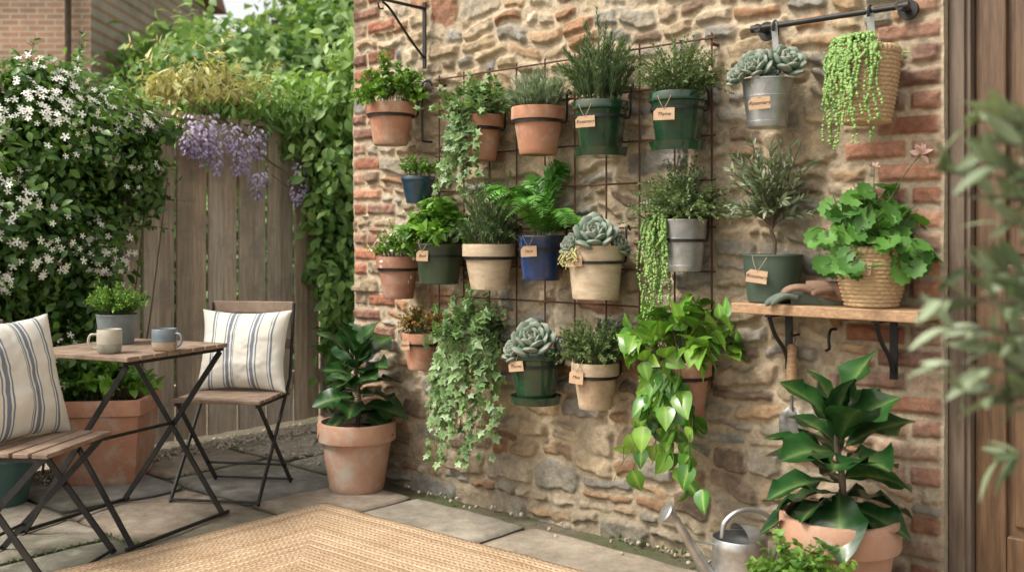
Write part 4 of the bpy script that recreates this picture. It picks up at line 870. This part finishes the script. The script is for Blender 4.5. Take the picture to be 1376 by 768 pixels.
def tree(name,x,y,H,R_,mat_,n,ls,trunk=.12,tb=.45):
    g=group(name,(x,y,0)); mb=MB(); base=A([x,y,0.]); cr=A([x,y,H])
    tubes(mb,smoothpath([base,base+A([.08,0,H*.4]),cr+A([-.05,0,0]),cr+UP*R_*.6],6),trunk,trunk*.3,10,1)
    for i in range(9):
        a_=i*2.4; e_=cr+A([math.cos(a_)*R_*.8,math.sin(a_)*R_*.8,R_*random.uniform(-.3,.7)]); b_=base+UP*(H*random.uniform(.5,.9)); tubes(mb,smoothpath([b_,(b_+e_)/2+UP*.1,e_],6),trunk*.4,trunk*.1,6,1)
    for i in range(9):
        a_=i*2.4; f_=.66 if i else 0; p=cr+A([math.cos(a_)*R_*f_,math.sin(a_)*R_*f_,R_*random.uniform(-.45,.6)]); mass(mb,p,R_*.46,n//9,42,ls,T_far,0,tb=tb,cr=.24)
    mb.make('crown',[L[mat_],M['bark']],g)
tree('garden_tree',-2.5,10.5,2.7,1.25,'tree',170,.13)
tree('garden_tree',-3.7,13.5,3.2,1.35,'tree2',140,.15)
tree('garden_tree',-.9,11.0,2.7,1.3,'tree2',130,.13,tb=.4)
tree('garden_tree',-2.2,15.5,4.2,1.9,'tree2',110,.19,tb=.65)
g=group('climbing_rose',(-4.7,9.6,0)); mb=MB(); mass(mb,(-4.9,9.6,2.2),(.5,.4,.25),16,50,.09,T_far,0,tb=.6); mass(mb,(-4.1,9.6,2.4),(.35,.4,.4),14,50,.09,T_far,0,tb=.5); mass(mb,(-4.5,9.6,1.5),(.9,.4,.7),26,50,.1,T_far,0,tb=.4); mb.make('foliage',[L['tree2']],g)
# ---------------- brick house behind
m,nt,o=newmat('old_brick'); tc=nd(nt,'ShaderNodeTexCoord'); mp=nd(nt,'ShaderNodeMapping'); mp.inputs['Rotation'].default_value=(math.pi/2,0,0); nt.links.new(tc.outputs['Object'],mp.inputs[0])
bt=nd(nt,'ShaderNodeTexBrick'); nt.links.new(mp.outputs[0],bt.inputs[0])
for k,v in (('Color1',(.44,.25,.16,1)),('Color2',(.32,.20,.135,1)),('Mortar',(.44,.38,.31,1)),('Scale',1.),('Mortar Size',.012),('Brick Width',.225),('Row Height',.075)): bt.inputs[k].default_value=v
n1=noise(nt,2,5,.7); pbr(nt,o,mixc(nt,1.,bt.outputs[0],ramp(nt,n1,[(.3,(.7,.7,.7)),(.7,(1.2,1.15,1.1))]),'MULTIPLY'),.95,0,bump(nt,bt.outputs['Fac'],-.4,.01))
hx,hy=-8.75,15.; g=group('brick_house',(hx,hy,0)); hr=PT(122,320,hy-2.5)[0]
mb=MB(); W=6.; cxh=hr-W/2; box(mb,(cxh,hy,2.6),W,5,5.2); mb.make('walls',m,g,False)
mb=MB()
v=[(cxh-W/2-.2,hy-2.8,5.15),(cxh+W/2+.2,hy-2.8,5.15),(cxh+W/2+.2,hy+2.8,5.15),(cxh-W/2-.2,hy+2.8,5.15),(cxh-W/2-.2,hy,7.2),(cxh+W/2+.2,hy,7.2)]
mb.add(v,[[0,1,5,4],[2,3,4,5],[0,4,3],[1,2,5],[0,3,2,1]]); mb.make('roof',mat('clay_tiles',(.2,.1,.07),(.28,.16,.11),.9),g,False)
mb=MB()
for wx in (hr-2.2,hr-4.4):
    for wz in(1.3,4.1): box(mb,(wx,hy-2.5,wz),1.1,.1,1.2)
mb.make('window_frames',mat('white_paint',(.75,.74,.7),rough=.5),g,False); mb=MB()
for wx in (hr-2.2,hr-4.4):
    for wz in(1.3,4.1):
        for k in(-1,1): box(mb,(wx+k*.26,hy-2.56,wz),.46,.03,1.06)
mb.make('window_glass',mat('dark_glass',(.03,.04,.045),rough=.1),g,False)
mb=MB(); tubes(mb,[(hr-.25,hy-2.58,0),(hr-.25,hy-2.58,5.1)],.04,S=12); tubes(mb,[(hr-5.9,hy-2.6,3.05),(hr-.1,hy-2.6,3.05)],.03,S=10); mb.make('drainpipe',M['slat'],g)
# ---------------- foreground olive tree
c=A([.98,1.36,0.]); g=group('potted_olive_tree',c); pot(g,c,.2,.36,'terra','terra2')
mb=MB(); tubes(mb,smoothpath([c+UP*.3,c+A([.02,0,.6]),c+A([-.03,0,.95]),c+A([.02,.0,1.3])],6),.022,.012,8,1)
n=46; b_=c+np.stack([0*rng.random(n),0*rng.random(n),rng.uniform(.75,1.3,n)],-1); a_=rng.random(n)*6.283
e_=b_+np.stack([np.cos(a_)*.30,np.sin(a_)*.28,rng.uniform(-.05,.2,n)],-1)*rng.uniform(.6,1.,n)[:,None]
ex=[((1262,230),1.26),((1300,160),1.3),((1285,260),1.3),((1330,190),1.25),((1258,400),1.26),((1290,360),1.3),((1262,490),1.26),((1305,440),1.3),((1295,530),1.26),((1345,300),1.3),((1338,380),1.32),((1325,470),1.3),((1345,240),1.3),((1268,440),1.28),((1310,400),1.24),((1315,220),1.22),((1340,160),1.3),((1320,520),1.3)]
e2=A([PT(*p,z) for p,z in ex]); b2=A([c+UP*max(.6,(q[2]-.10)) for q in e2])
b_=np.concatenate([b_,b2]); e_=np.concatenate([e_,e2]); P=bez(b_,(b_+e_)/2+UP*.04,e_); tubes(mb,P,.004,.0015,5,1); leaves_on(mb,P,24,.2,T_lan,.066,.75,0,.1,taper=.2,nj=.9,tv=.6,tb=.5)
mb.make('foliage',[L['olive'],M['bark']],g)
# ---------------- light, world, camera
el,az=math.radians(52),math.atan2(-.74,-.28)
sd=A([math.cos(el)*math.sin(az),math.cos(el)*math.cos(az),math.sin(el)])
w=bpy.data.worlds.new('World'); bpy.context.scene.world=w; w.use_nodes=True; nt=w.node_tree; bg=nt.nodes['Background']
sk=nt.nodes.new('ShaderNodeTexSky'); sk.sky_type='NISHITA'; sk.sun_disc=False; sk.sun_elevation=el; sk.sun_rotation=az%(2*math.pi); sk.dust_density=4; sk.air_density=1.
hs=nt.nodes.new('ShaderNodeHueSaturation'); hs.inputs['Saturation'].default_value=.25; hs.inputs['Value'].default_value=1.9; nt.links.new(sk.outputs[0],hs.inputs['Color'])
wm=mixc(nt,1.,hs.outputs[0],(1.04,1.,.92),'MULTIPLY'); nt.links.new(wm,bg.inputs[0]); bg.inputs[1].default_value=.15
sl=bpy.data.lights.new('sun','SUN'); sl.energy=2.8; sl.angle=math.radians(13); sl.color=(1,.94,.85); so=bpy.data.objects.new('sun',sl); bpy.context.scene.collection.objects.link(so)
so.rotation_euler=Vector(sd).to_track_quat('Z','Y').to_euler(); so.location=(-3,-3,6)
cam=bpy.data.cameras.new('camera'); co=bpy.data.objects.new('camera',cam); bpy.context.scene.collection.objects.link(co); co.location=(0,0,EH); co.rotation_euler=(math.pi/2,0,0)
cam.sensor_width=36; cam.lens=F/1376*36; cam.shift_y=-64/1376; cam.clip_end=600; cam.clip_start=.05
cam.dof.use_dof=True; cam.dof.focus_distance=3.8; cam.dof.aperture_fstop=2.5
sc=bpy.context.scene; sc.camera=co; sc.view_settings.view_transform='Standard'; sc.view_settings.look='None'; sc.view_settings.exposure=0
print('objects',len(bpy.data.objects))
